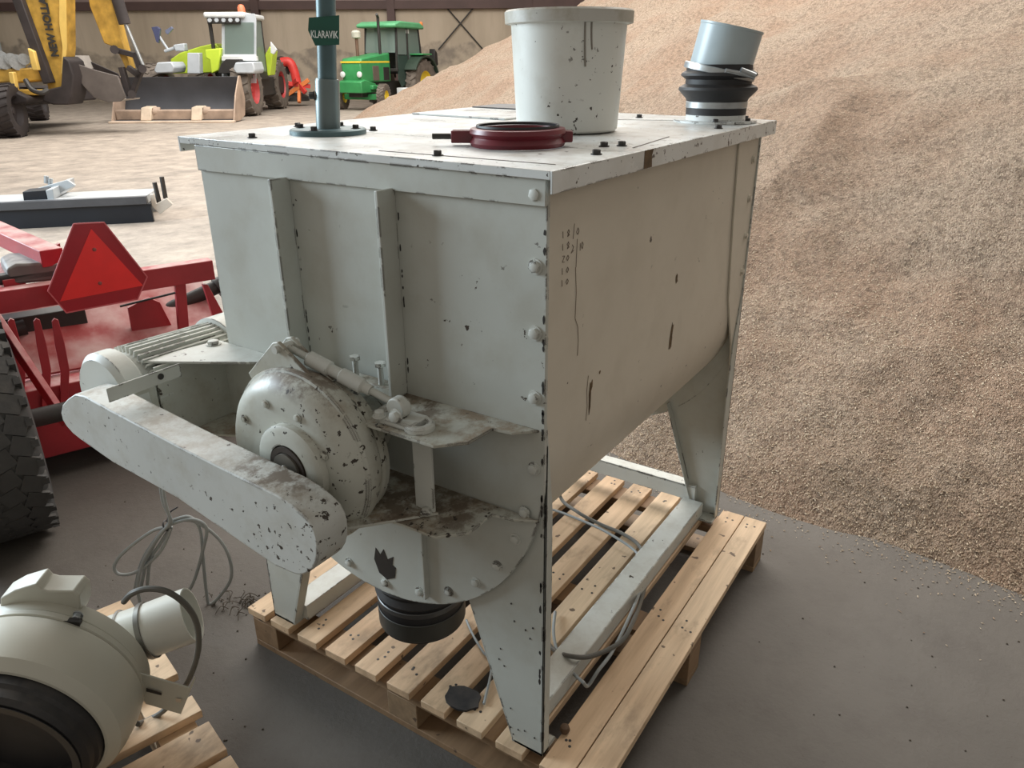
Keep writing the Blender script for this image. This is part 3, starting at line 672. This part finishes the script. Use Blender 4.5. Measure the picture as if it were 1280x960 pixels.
# ------------------------------------------------------------------ red implement with its wheel
e = Vector((.94,-.34,0)).normalized(); nn = Vector((.34,.94,0)).normalized(); Bo = Vector((.235,2.66,0))
IT = Matrix(((e.x, nn.x, 0, Bo.x), (e.y, nn.y, 0, Bo.y), (0,0,1,0), (0,0,0,1)))
ri = thing('red_implement', 'red steel farm implement with tines and roller behind the mixer', 'farm implement', (.6,2.9,0))
MB(IT).box(-.9, .83, 0, .07, .70, .79).build('main_beam', RED, ri, .003)
def ip(px, py, v): return on_plane(px, py, Bo+nn*v, nn)
# frame members behind the beam
MB().bar(ip(-30,278,1.0), ip(66,322,.1), .09, .07).build('draw_bar', RED, ri, .003)
MB().bar(ip(-40,322,.8), ip(20,360,.1), .08, .08).build('draw_bar', RED, ri, .003)
MB().prism([ip(x, y, .25) for x, y in ((48,318),(75,304),(78,322),(78,345),(48,345))], nn*.03).build('gusset', RED, ri, .002)
MB(IT).box(-.9, .30, .10, .16, .79, .83).build('hose_rail', BLACKR, ri, .01)
MB().prism([ip(x, y, .10) for x, y in ((8,336),(20,330),(75,328),(78,350),(20,356),(10,350))], nn*.25).build('rubber_flap', simple('grey_flap', (.15,.14,.135), .6, 0, .2, 8, .8, (.35,.32,.29)), ri, .01)
# vertical stays and cheeks
for q in (((219,352),(232,350),(238,430),(226,440)), ((254,356),(260,356),(284,400),(284,412),(268,400))):
    MB().prism([ip(x, y, .02) for x, y in q], nn*.03).build('stay', RED, ri, .002)
MB().prism([ip(x, y, .12) for x, y in ((186,372),(200,378),(232,440),(190,455),(170,440),(160,385))], nn*.02).build('cheek_plate', RED, ri, .002)
MB().cyl(ip(200,392,.25), ip(285,352,.25), .034, n=20).build('drive_shaft', DARK, ri)
MB().cyl(ip(-20,420,.2), ip(32,408,.2), .035, n=20).build('drive_shaft', DARK, ri)
MB().cyl(ip(202,397,.25), ip(215,391,.25), .05, n=20).build('shaft_joint', DARK, ri)
MB().cyl(ip(272,362,.25), ip(290,352,.25), .055, n=12).build('shaft_joint', DARK, ri)
MB(IT).box(-1.0, .30, .20, .30, .54, .62).build('cross_tube', DARK, ri, .004)
# inclined share plate catching the light, ledge and lower box
pl_ = [Vector((-.45,-.02,.44)), Vector((.86,-.02,.40)), Vector((.86,.36,.62)), Vector((-.45,.36,.66))]
MB(IT).prism(pl_, (0,.01,-.012)).build('chute_plate', simple('dull_red', (.33,.05,.05), .35, 0, .25, 3, .9, (.55,.38,.36)), ri, .002)
MB(IT).box(-.55, .86, -.14, .0, .10, .405).build('box_beam', RED, ri, .004)
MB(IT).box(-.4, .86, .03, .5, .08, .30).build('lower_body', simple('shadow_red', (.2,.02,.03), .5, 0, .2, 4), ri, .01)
for px0 in (10, 42, 65):
    pts_ = [(px0,402),(px0+3,398),(px0+8,400),(px0+16,430),(px0+22,462),(px0+20,520),(px0+10,520),(px0+11,466),(px0+4,432)]
    MB().prism([ip(x, y, -.16) for x, y in pts_], nn*.012).build('tine', RED, ri, .002)
MB().bar(ip(150,383,.03), ip(219,366,.03), .008, .008).build('hose', BLACKR, ri)
# the wheel of the implement
wr = .41; wc = Vector((-.13,2.31,wr)); wa = e
wh = MB()
prof = [(.24,-.17),(.30,-.19),(.375,-.175),(.40,-.15),(.405,-.08),(.405,.08),(.40,.15),(.375,.175),(.30,.19),(.24,.17)]
wh.lathe(prof, wc, wa, 72, True)
nt_ = 36
for k in range(nt_):
    for j, w_ in enumerate((-.135,-.07,0,.07,.135)):
        a = 2*PI*(k+(.5 if j % 2 else 0))/nt_
        rad = lambda aa, rr_: (Z*math.cos(aa)+(wa.cross(Z))*math.sin(aa))*rr_
        b0 = wc+wa*w_+rad(a, .402); tdir = rad(a+PI/2, 1)
        skew = wa*(.012 if j % 2 else -.012)
        wh.bar(b0-tdir*.029-skew, b0+tdir*.029+skew, .064, .011, rad(a, 1))
    a = 2*PI*k/nt_
    for s_ in (-1, 1):
        b0 = wc+wa*s_*.172+rad(a, .385); wh.bar(b0-tdir*0+rad(a+PI/2,1)*-.012, b0+rad(a+PI/2,1)*.012, .02, .05, rad(a, 1))
wheel = wh.build('wheel', TYRE, ri, .003, 40); wheel.modifiers.clear()
MB().lathe([(.05,-.05),(.2,-.05),(.238,-.16),(.238,.16),(.2,.10),(.08,.06),(.05,.09)], wc, wa, 40).build('rim', RED, wheel)
MB().cyl(wc, wc+e*.35, .035, n=16).build('axle', DARK, ri)
MB().bar(wc+e*.30-Z*.05, wc+e*.18+nn*.30+Z*.32, .025, .05).build('axle_arm', RED, ri, .003)
# slow-vehicle triangle
def sp(px, py, off=0): return ip(px, py, -.06+off)
tri = thing('warning_triangle', 'bright red slow vehicle warning triangle fixed on the red beam', 'warning sign', sp(118,345))
outp = [(92,280),(130,278),(184,346),(172,374),(83,391),(60,364)]
DR = simple('reflective_dark_red', (.36,.006,.018), .3, 0, .08, 10); OR = simple('fluorescent_red', (.85,.022,.022), .4, 0, .06, 10)
MB().prism([sp(x, y) for x, y in outp], nn*.004).build('sign_border', DR, tri, .001)
MB().prism([sp(x, y, -.0015) for x, y in ((114,286),(179,357),(75,377))], nn*.001).build('sign_face', OR, tri)
for px, py in ((118,312),(125,354)):
    MB().lathe([(.008,0),(.006,.003),(.001,.004)], sp(px, py, -.0016), -nn, 16).build('rivet', simple('dull_rivet', (.3,.08,.07), .5, .3), tri)
for i in range(6):
    a, b_ = outp[i], outp[(i+1) % 6]; 
mb = MB()
for i in range(6): mb.bar(sp(*outp[i], -.001), sp(*outp[(i+1) % 6], -.001), .005, .004, nn)
mb.build('sign_rim', simple('pink_rim', (.6,.12,.14), .4), tri)

# ------------------------------------------------------------------ grey blade lying on the yard floor
GREYT = simple('grey_blade_paint', (.40,.43,.45), .45, .1, .1, 2, .5, (.62,.60,.58)); NAVY = simple('navy_blade', (.005,.008,.014), .5, 0, .2, 3); DG = simple('blade_lip', (.08,.082,.09), .5, .2)
gb = at_z(0, 288, 0); ge = at_z(196, 281, 0); ge = at_z(192, 278, 0)
gx = (ge-gb); GL = gx.length; gx.normalize(); gy = Vector((-gx.y, gx.x, 0)); gy = gy if gy.dot(F) > 0 else -gy
G0 = gb-gx*1.2
GT = Matrix(((gx.x, gy.x, 0, G0.x), (gx.y, gy.y, 0, G0.y), (0,0,1,0), (0,0,0,1))); GL += 1.2
sb = thing('scraper_blade', 'long grey and navy scraper blade lying on the far floor at left', 'scraper', G0+gx*GL/2)
MB(GT).box(0, GL, .02, .08, .0, .20).build('blade_front', NAVY, sb, .004)
MB(GT).box(0, GL-.03, -.0, .08, .20, .285).build('blade_lip', DG, sb, .004)
MB(GT).prism([(0,.08,.20),(0,.08,.285),(0,.75,.262),(0,.80,.0),(0,.72,.0),(0,.70,.2)], (GL-.03,0,0)).build('blade_top', GREYT, sb, .004)
gpx = lambda px, py, v: on_plane(px, py, G0+gy*v, gy)
MB().prism([gpx(x, y, .10) for x, y in ((28,240),(56,238),(60,252),(30,253))], gy*.25).build('tool_box', NAVY, sb, .004)
MB().prism([gpx(x, y, .10) for x, y in ((57,238),(60,251),(68,249),(66,236))] , gy*.9).build('hitch_frame', GREYT, sb, .004)
MB().prism([gpx(x, y, .35) for x, y in ((34,239),(84,225),(94,232),(66,246))], gy*.06).build('hitch_frame', GREYT, sb, .004)
for x, y0, y1 in ((58,220,229),(63,223,236)): MB().cyl(gpx(x, y1, .5), gpx(x, y0, .5), .025, n=14).build('hitch_pin', GALV, sb)
for x, y0, y1, xx in ((193,228,256,200),(202,221,248,207)): MB().bar(gpx(x, y0, .15), gpx(xx, y1, .15), .04, .03).build('side_pin', DARK, sb, .002)
MB().prism([gpx(x, y, .05) for x, y in ((187,243),(192,243),(195,255),(208,248),(216,256),(200,268),(190,258))], gy*.06).build('side_shoe', simple('pale_shoe', (.55,.5,.44), .6), sb, .004)

# ------------------------------------------------------------------ yard machines: helpers
def tyre_wheel(root, c, ax, r, w, rimmat, lugs=20, rimr=.55, tm=None):
    c = Vector(c); ax = Vector(ax).normalized(); mb = MB()
    mb.lathe([(r*rimr,-w*.45),(r*.8,-w*.5),(r*.94,-w*.46),(r*.96,-w*.3),(r*.96,w*.3),(r*.94,w*.46),(r*.8,w*.5),(r*rimr,w*.45)], c, ax, 48, True)
    up = Z; si = ax.cross(Z).normalized()
    for k in range(lugs):
        for s_ in (-1, 1):
            a = 2*PI*(k+(.5 if s_ > 0 else 0))/lugs
            rad = si*math.cos(a)+up*math.sin(a); tg = -si*math.sin(a)+up*math.cos(a)
            p = c+rad*r*.965; mb.bar(p+ax*s_*.02*w-tg*r*.0, p+ax*s_*w*.47+tg*r*.14, r*.075, r*.07, rad)
    wl = mb.build('wheel', tm or TYREF, root, 0, 40)
    rm = MB().lathe([(r*.12,-w*.3),(r*.5,-w*.3),(r*rimr,-w*.44),(r*rimr,w*.44),(r*.48,w*.2),(r*.2,w*.15),(r*.12,w*.3)], c, ax, 36).build('rim', rimmat, wl)
    for k in range(8):
        a = 2*PI*k/8; rad = si*math.cos(a)+up*math.sin(a)
        for s_ in (-1, 1): pass
    return wl
TYREF = simple('dusty_tyre', (.14,.115,.095), .85, 0, .35, 6)
def hp(px, py, d): return hall(px, py, d)
def hprism(pts, d, th, name, mat, root, bev=.01):
    return MB().prism([hp(x, y, d) for x, y in pts], F*th).build(name, mat, root, bev)

# telehandler with loader bucket ------------------------------------------------
LIME = simple('lime_paint', (.55,.72,.06), .35, 0, .12, 1.5); WHT = simple('white_cab', (.72,.74,.74), .35, 0, .08, 2); LGR = simple('light_grey_panel', (.50,.54,.58), .4, 0, .1, 2)
RIMR = simple('red_rim', (.50,.05,.05), .5); STEELD = simple('worn_bucket_steel', (.05,.052,.06), .5, .3, .3, .8); STEELB = simple('rusty_lip', (.34,.25,.19), .75, 0, .3, 2)
m, nt, b = new_mat('cab_glass'); b.inputs['Base Color'].default_value = (.30,.38,.35,1); b.inputs['Roughness'].default_value = .06; b.inputs['Transmission Weight'].default_value = .5; b.inputs['IOR'].default_value = 1.2
GLASS = m
th = thing('telehandler', 'lime and white telehandler with a wide loader bucket facing the camera', 'loader', W(-9.7, 27.5, 0))
DT = 25.3
tyre_wheel(th, W(-8.68, 26.9, .82), R, .82, .62, RIMR, 18)
tyre_wheel(th, W(-11.55, 26.9, .82), R, .82, .62, RIMR, 18)
tyre_wheel(th, W(-8.92, 31.0, .86), R, .86, .62, RIMR, 18)
tyre_wheel(th, W(-11.6, 31.0, .82), R, .82, .62, RIMR, 18)
MB(HT).box(-11.2, -8.7, 26.2, 31.8, .55, 1.15).build('chassis', DARK, th, .03)
hprism([(277,24),(281,17),(318,17),(320,24),(320,104),(284,104),(277,98)], 27.0, .06, 'cab_front_frame', LGR, th)
hprism([(281,28),(317,28),(317,68),(281,68)], 26.95, .03, 'windscreen', GLASS, th, 0)
hprism([(281,71),(317,71),(316,98),(285,98)], 26.95, .03, 'windscreen', GLASS, th, 0)
hprism([(279,68),(320,68),(320,71),(279,71)], 26.9, .08, 'cab_bar', WHT, th, .005)
cabw = [(-9.65,1.25),(-9.7,2.7),(-9.45,3.05),(-8.15,3.05),(-8.0,2.7),(-8.0,1.2)]
fr = MB(HT)
for x in (-9.66,-8.58):
    for y in (27.1, 28.9): fr.box(x-.05, x+.05, y-.05, y+.05, 1.2, 3.0)
fr.box(-9.71, -8.53, 27.05, 28.95, 1.1, 1.35); fr.build('cab_frame', DARK, th, .01)
MB(HT).box(-9.76, -8.46, 26.85, 29.1, 2.95, 3.12).build('cab_roof', WHT, th, .06)
MB(HT).box(-8.57, -8.54, 27.15, 28.85, 1.35, 2.95).build('side_window', GLASS, th)
MB(HT).box(-9.3, -8.6, 27.9, 28.4, 1.3, 2.3).build('cab_seat', DARK, th, .05)
MB(HT).box(-9.66, -8.6, 26.87, 26.93, 2.78, 2.95).build('lamp_guard', DARK, th, .01)
for k in range(5): MB(HT).cyl((-9.55+k*.22,26.84,2.88), (-9.55+k*.22,26.78,2.88), .06, n=12).build('work_lamp', LGR, th)
MB(HT).lathe([(.12,0),(.12,.16),(.08,.24),(.02,.26)], (-8.75,27.6,3.12), Z, 16).build('beacon', simple('orange_beacon', (.75,.20,.10), .4), th)
hprism([(277,70),(320,70),(321,76),(277,76)], 26.8, .2, 'cab_sill', WHT, th)
hprism([(291,86),(294,78),(316,77),(319,88),(317,92),(295,92)], 26.0, 1.0, 'mudguard', LGR, th, .04)
hprism([(192,88),(196,78),(214,77),(218,84),(216,91),(195,92)], 26.0, 1.0, 'mudguard', LGR, th, .04)
hprism([(213,74),(225,66),(250,58),(268,54),(276,60),(276,90),(240,92),(213,92)], 28.2, 1.5, 'boom', LIME, th, .03)
hprism([(256,62),(276,60),(273,88),(264,92),(262,75),(257,72)], 26.8, .8, 'boom_head', LIME, th, .03)
hprism([(234,66),(249,66),(250,92),(234,92)], 26.6, .3, 'grey_box', LGR, th, .02)
hprism([(276,80),(282,74),(300,74),(300,92),(272,92)], 26.5, .5, 'dash_panel', DARK, th, .02)
hprism([(329,72),(337,58),(341,64),(338,94),(330,95)], 28.9, .6, 'side_cover', LIME, th, .02)
hprism([(338,52),(346,62),(342,68),(338,66)], 28.4, .1, 'side_flag', WHT, th)
MB().cyl(hp(210,62,27), hp(202,50,27), .04, n=10).cyl(hp(202,50,27), hp(196,40,27), .04, n=10).cyl(hp(218,60,27), hp(206,64,27), .05, n=10).build('mirror_arm', LGR, th)
hprism([(189,34),(196,33),(200,36),(198,54),(195,52),(192,42)], 26.9, .12, 'mirror', simple('blue_black', (.07,.08,.16), .3), th)
hprism([(206,38),(214,33),(216,36),(210,43),(207,42)], 26.9, .1, 'mirror', simple('blue_black2', (.15,.17,.25), .3), th)
hprism([(216,56),(230,54),(231,64),(219,64)], 26.9, .3, 'head_lamp', LGR, th, .03)
# bucket
bl = (hp(150,154,24.2)-C0).dot(R); br_ = (hp(291,155,23.7)-C0).dot(R)
bk2 = MB(HT)
profb = [(23.75,.02),(24.3,.02),(24.75,.15),(24.95,.55),(24.9,1.05),(24.8,1.25),(24.72,1.25),(24.8,1.0),(24.82,.58),(24.62,.24),(24.25,.1),(23.75,.05)]
bk2.prism([(bl, y, z) for y, z in profb], (br_-bl, 0, 0))
lb = bk2.build('loader_bucket', STEELD, th, .01)
for x in (bl-.04, br_): MB(HT).prism([(x,23.75,.03),(x,24.3,.02),(x,24.8,.15),(x,25.0,.6),(x,24.85,1.27),(x,24.72,1.27),(x,24.2,.75)], (.04,0,0)).build('bucket_cheek', STEELB if x > 0 or True else STEELD, lb, .005)
MB(HT).box(bl-.05, br_+.05, 23.6, 23.85, .0, .06).build('cutting_edge', simple('pale_edge', (.6,.48,.38), .6, 0, .2, 2), lb, .01)
MB(HT).box(bl, br_, 24.0, 24.35, .05, .35).build('bucket_bottom', STEELB, lb, .04)
for xx in (.28, .70):
    x = bl+(br_-bl)*xx-.2
    MB(HT).prism([(x,23.8,.06),(x,24.0,.42),(x,24.4,.45),(x,24.5,.1)], (.32,0,0)).build('hook_block', simple('tan_steel', (.52,.42,.32), .7, 0, .2, 3), lb, .03)
    MB(HT).cyl((x+.32,24.1,.3), (x+.5,24.15,.28), .14, n=16).build('hook_tube', STEELB, lb)

# red rotary rake head behind the telehandler ------------------------------------
rk = thing('red_rake', 'small red and orange folded rake standing behind the telehandler', 'farm implement', W(-7.9, 33, 0))
REDB = simple('bright_red', (.65,.05,.04), .45, 0, .15, 3); ORNG = simple('orange_paint', (.75,.22,.06), .5)
MB().tube([hp(352,78,33), hp(362,78,33), hp(368,90,33), hp(372,108,33)], .18, 12, 5).build('curved_arm', REDB, rk)
for i, (a, b_) in enumerate((((358,104),(388,108)),((360,118),(386,100)),((368,98),(382,116)),((374,104),(374,128)),((360,110),(372,100)))):
    MB().bar(hp(*a, 32.8+.1*i), hp(*b_, 33-.1*i), .12, .16).build('rake_arm', REDB if i % 2 == 0 else ORNG, rk, .01)
MB().lathe([(.55,0),(.55,.15),(.3,.3)], hp(370,126,33.3), Z, 24).build('rake_base', DARK, rk)
MB().tube([hp(345,78,33.2), hp(352,74,33.2), hp(360,80,33.2), hp(358,92,33.2)], .12, 10, 4).build('hose_loop', DARK, rk)

# green tractor -------------------------------------------------------------------
GRN = simple('tractor_green', (.045,.27,.09), .35, 0, .15, 2); GRNL = simple('tractor_green_roof', (.12,.42,.2), .4, 0, .1, 2); YEL = simple('rim_yellow', (.80,.60,.05), .4, 0, .1, 2)
fdir = (R*.41+F*.91).normalized(); adir = (R*.91-F*.41).normalized()
TO = W(-5.45, 30.0, 0)
TT = Matrix(((adir.x, fdir.x, 0, TO.x), (adir.y, fdir.y, 0, TO.y), (0,0,1.0,0), (0,0,0,1)))
jt = thing('green_tractor', 'green tractor with a glazed cab and yellow wheel rims by the back wall', 'tractor', TO)
tyre_wheel(jt, TT @ Vector((-.92,0,.45)), adir*.95+fdir*.2, .45, .26, YEL, 24, .5)
tyre_wheel(jt, TT @ Vector((.92,0,.45)), adir*.95+fdir*.2, .45, .26, YEL, 24, .5)
tyre_wheel(jt, TT @ Vector((-.95,2.65,.86)), adir, .86, .46, YEL, 18, .52)
tyre_wheel(jt, TT @ Vector((.98,2.65,.86)), adir, .86, .46, YEL, 18, .52)
MB(TT).box(-.75, .75, -.1, .1, .35, .55).build('front_axle', GRN, jt, .02)
MB(TT).box(-.30, .30, -.45, 2.6, .45, .95).build('engine_block', DARK, jt, .03)
hood = MB(TT).prism([(-.42,-.55,.95),(-.42,-.6,1.55),(-.42,-.5,1.75),(-.42,1.35,1.95),(-.42,1.35,.95)], (.84,0,0)).build('bonnet', GRN, jt, .05)
MB(TT).box(-.425, .425, -.612, 1.3, 1.60, 1.66).build('yellow_stripe', YEL, hood)
MB(TT).box(-.435, .435, .15, .55, 1.0, 1.50).build('side_grille', simple('grille_brown', (.13,.10,.08), .7), hood, .01)
MB(TT).box(-.435, .435, .85, 1.25, 1.0, 1.45).build('battery_opening', DARK, hood, .01)
for x in (-.36,.36): MB(TT).lathe([(.10,0),(.10,.04),(.05,.06)], (x,-.6,1.22), (0,-1,0), 16).build('head_lamp', WHT, hood)
MB(TT).prism([(-.5,-.75,.6),(-.5,-.75,.98),(-.5,-.5,1.05),(-.5,.2,.9),(-.5,.2,.6)], (1.0,0,0)).build('front_weight', GRN, jt, .03)
MB(TT).box(-.62, .62, -.2, .3, .70, .85).build('side_frame', GRN, jt, .03)
MB(TT).cyl((.30,.9,1.9), (.30,.9,3.15), .055, n=12).cyl((.30,.9,3.12), (.36,.75,3.22), .05, n=12).build('exhaust_pipe', DARK, jt)
MB(TT).cyl((-.25,.25,1.8), (-.25,.25,2.45), .06, n=12).build('air_pipe', simple('rust_brown', (.16,.09,.06), .7), jt)
MB(TT).lathe([(.10,0),(.17,.03),(.17,.2),(.12,.26),(.02,.28)], (-.25,.25,2.42), Z, 20).build('air_cleaner', simple('cream_cap', (.5,.5,.42), .5), jt)
cf = MB(TT)
for x in (-.72,.72):
    cf.bar((x*.97,1.35,1.3), (x*.93,1.5,2.8), .07, .07); cf.bar((x,2.1,1.0), (x*.95,2.2,2.8), .08, .08); cf.bar((x,3.15,1.7), (x*.94,3.05,2.8), .07, .07)
cf.box(-.74, .74, 1.32, 1.42, 1.3, 1.4); cf.build('cab_frame', DARK, jt, .01)
MB(TT).prism([(.70,1.40,1.0),(.70,1.40,1.85),(.70,2.1,1.85),(.70,2.15,.9),(.70,1.6,.75)], (.04,0,0)).build('cab_door', simple('door_dark_green', (.035,.06,.05), .4), jt, .005)
MB(TT).prism([(.70,1.42,1.88),(.68,1.52,2.78),(.68,2.15,2.78),(.70,2.10,1.88)], (.01,0,0)).build('door_glass', GLASS, jt)
MB(TT).prism([(.70,2.2,1.75),(.68,2.25,2.78),(.68,3.0,2.78),(.70,3.1,1.75)], (.01,0,0)).build('side_glass', GLASS, jt)
MB(TT).prism([(-.66,1.36,1.95),(.66,1.36,1.95),(.64,1.50,2.78),(-.64,1.50,2.78)], (0,.01,0)).build('windscreen', GLASS, jt)
MB(TT).prism([(-.66,3.1,1.75),(.66,3.1,1.75),(.64,3.03,2.78),(-.64,3.03,2.78)], (0,.01,0)).build('rear_glass', GLASS, jt)
MB(TT).box(-.3, .3, 2.1, 2.7, 1.2, 2.1).build('cab_seat', DARK, jt, .06)
MB(TT).prism([(-.86,1.15,2.80),(-.86,1.15,2.92),(-.86,1.5,3.02),(-.86,3.0,3.0),(-.86,3.25,2.88),(-.86,3.25,2.78)], (1.72,0,0)).build('cab_roof', GRNL, jt, .05)
MB(TT).box(.66, .72, 2.15, 2.32, 2.62, 2.76).build('roof_sticker', WHT, jt)
MB(TT).lathe([(.07,0),(.07,.12),(.03,.16)], (.70,3.3,2.9), Z, 12).build('beacon', ORNG, jt)
for s_ in (-1, 1):
    fa = [(s_*.74, 2.65+1.0*math.cos(math.radians(a)), .86+1.0*math.sin(math.radians(a))) for a in range(150, 10, -14)]
    fb = [(s_*.74, 2.65+.93*math.cos(math.radians(a)), .86+.93*math.sin(math.radians(a))) for a in range(10, 151, 14)]
    MB(TT).prism(fa+fb, (s_*.52,0,0)).build('mudguard', simple('mudguard_black', (.03,.05,.035), .5), jt, .01)
MB(TT).box(.72, 1.28, 2.3, 3.05, 1.86, 1.92).build('mudguard_top', GRN, jt, .02)
MB(TT).prism([(.9,3.45,1.45),(.9,3.75,1.5),(.9,3.7,1.95),(.9,3.5,2.1)], (.25,0,0)).build('tail_board', DARK, jt, .02)
MB(TT).box(.5, .95, 1.55, 1.95, .45, .72).build('step_tank', WHT, jt, .03)

# yellow wheeled excavator ---------------------------------------------------------
EY = simple('excavator_yellow', (.50,.30,.055), .5, 0, .35, 3.5); EYL = simple('excavator_yellow_edge', (.76,.52,.14), .45, 0, .15, 1.5); MUD = simple('muddy_steel', (.035,.028,.028), .7, .1, .4, 2)
ex = thing('excavator', 'muddy yellow wheeled excavator with its bucket curled at far left', 'excavator', W(-12.5, 20.5, 0))
bm = hprism([(20,-60),(84,-60),(82,0),(83,60),(80,92),(80,112),(62,120),(56,92),(48,62),(38,34),(28,16),(22,0)], 20.0, .45, 'boom', EY, ex, .02)
hprism([(74,-60),(84,-60),(82,0),(83,60),(79,92),(76,92),(78,60),(74,30)], 19.95, .04, 'boom_edge', EYL, ex, .005)
MB().bar(hp(20,-10,19.9), hp(62,104,19.9), .22, .2, F).build('boom_cylinder', MUD, ex, .02)
hprism([(78,70),(86,76),(92,95),(90,118),(86,131),(66,131),(52,126),(58,112),(76,108)], 19.8, .7, 'swing_knuckle', MUD, ex, .03)
BLK = simple('black_print', (.03,.028,.025), .6)
t0, t1 = hp(74,71,19.98), hp(74,4,19.98)
lettering('NEW HOLLAND', t0-F*.02, Z, -R, .25, BLK, bm, ext=.005, sx=.88, bold=.012)
stk = hprism([(104,-40),(134,-40),(139,0),(155,58),(163,86),(157,86),(145,60),(130,54),(112,8)], 20.6, .32, 'stick', EY, ex, .02)
MB().cyl(hp(138,-30,20.5), hp(156,30,20.5), .14, n=16).build('bucket_cylinder', MUD, ex)
MB().cyl(hp(156,28,20.5), hp(179,82,20.5), .045, n=12).build('cylinder_rod', GALV, ex)
for a, b_ in (((143,62),(172,70)),((168,66),(178,90)),((178,84),(165,118)),((152,84),(163,120)),((160,84),(176,96))):
    MB().bar(hp(*a, 20.55), hp(*b_, 20.55), .12, .16, F).build('link_arm', MUD, ex, .01)
for p in ((143,62),(178,86),(165,118)): MB().cyl(hp(*p, 20.3), hp(*p, 21.1), .10, n=14).build('link_pin', MUD, ex)
eb = hprism([(86,72),(96,80),(120,88),(147,95),(157,122),(150,127),(135,128),(118,122),(103,106),(92,88)], 20.2, .06, 'bucket', simple('bucket_steel', (.15,.13,.12), .55, .3, .25, 2), ex, .01)
bq = [(83,70),(92,88),(103,106),(118,122),(135,128),(152,126)]
shell = MB()
for a, b_ in zip(bq, bq[1:]): shell.prism([hp(*a, 20.26), hp(*b_, 20.26), hp(b_[0]+1, b_[1]-2, 20.26), hp(a[0]+2, a[1]-1, 20.26)], F*1.0)
shell.build('bucket_shell', simple('bucket_inside', (.36,.33,.30), .6, .1, .1), eb)
hprism([(108,75),(120,80),(147,92),(150,98),(140,97),(110,84)], 21.2, .06, 'bucket_cheek', MUD, ex, .01)
tyre_wheel(ex, W(-12.05, 19.3, .60), R*.95+F*.2, .62, .55, MUD, 20, .55, MUD)
tyre_wheel(ex, W(-14.75, 25.2, .5), R*.9+F*.3, .5, .5, MUD, 20, .55, MUD)
MB(HT).box(-14.5, -12.2, 19.8, 24, .65, 1.05).build('chassis', MUD, ex, .05)
hprism([(-40,88),(48,84),(60,92),(60,100),(20,104),(-40,104)], 19.9, 1.6, 'deck', EY, ex, .04)
hprism([(10,90),(16,90),(22,124),(15,124)], 19.6, .15, 'deck_post', EYL, ex, .02)
hprism([(20,112),(52,112),(52,119),(20,119)], 19.7, .3, 'deck_rail', EY, ex, .02)
hprism([(34,60),(42,64),(48,88),(40,88)], 19.7, .3, 'deck_post', EYL, ex, .02)
hprism([(-20,110),(10,110),(35,122),(35,128),(-20,138)], 19.5, .8, 'underframe', MUD, ex, .04)
for p, r_ in (((6,78),.16),((14,74),.14),((22,78),.18),((30,74),.13),((0,74),.2)):
    MB().cyl(hp(*p, 19.9), hp(p[0]+2, p[1]+1, 21), r_, n=14).build('engine_part', GALV, ex)
MB().tube([hp(32,100,19.5), hp(40,112,19.4), hp(52,116,19.4), hp(60,112,19.5)], .06, 8, 5).build('hose', DARK, ex)

# ------------------------------------------------------------------ light
w = bpy.data.worlds.new('world'); sc.world = w; w.use_nodes = True
bg = w.node_tree.nodes['Background']; bg.inputs[0].default_value = (1.0,.93,.83,1); bg.inputs[1].default_value = .36
def area(name, loc, target, sx, sy, power, colr):
    l = bpy.data.lights.new(name, 'AREA'); l.shape = 'RECTANGLE'; l.size = sx; l.size_y = sy; l.energy = power; l.color = colr
    o = bpy.data.objects.new(name, l); col.objects.link(o); o.location = loc
    o.rotation_euler = (Vector(target)-Vector(loc)).to_track_quat('-Z', 'Y').to_euler(); return o
area('open_door_light', (-2.3, 9.2, 3.7), (0,1,.9), 4.5, 3.6, 1200, (.76,.90,1.0))
area('overhead_fill', (13, 15, 10), (13, 15, 0), 18, 14, 4100, (1.0,.97,.92))  # unseen overhead lamp, added to brighten the far floor
area('heap_fill', (9, 2, 9), (9, 3, 0), 8, 10, 1800, (1.0,.95,.88))  # second unseen lamp, added above the heap to lift its upper slope
sc.view_settings.view_transform = 'Standard'; sc.view_settings.look = 'None'; sc.view_settings.gamma = 1; sc.view_settings.use_curve_mapping = False
sc.view_settings.exposure = 0.0
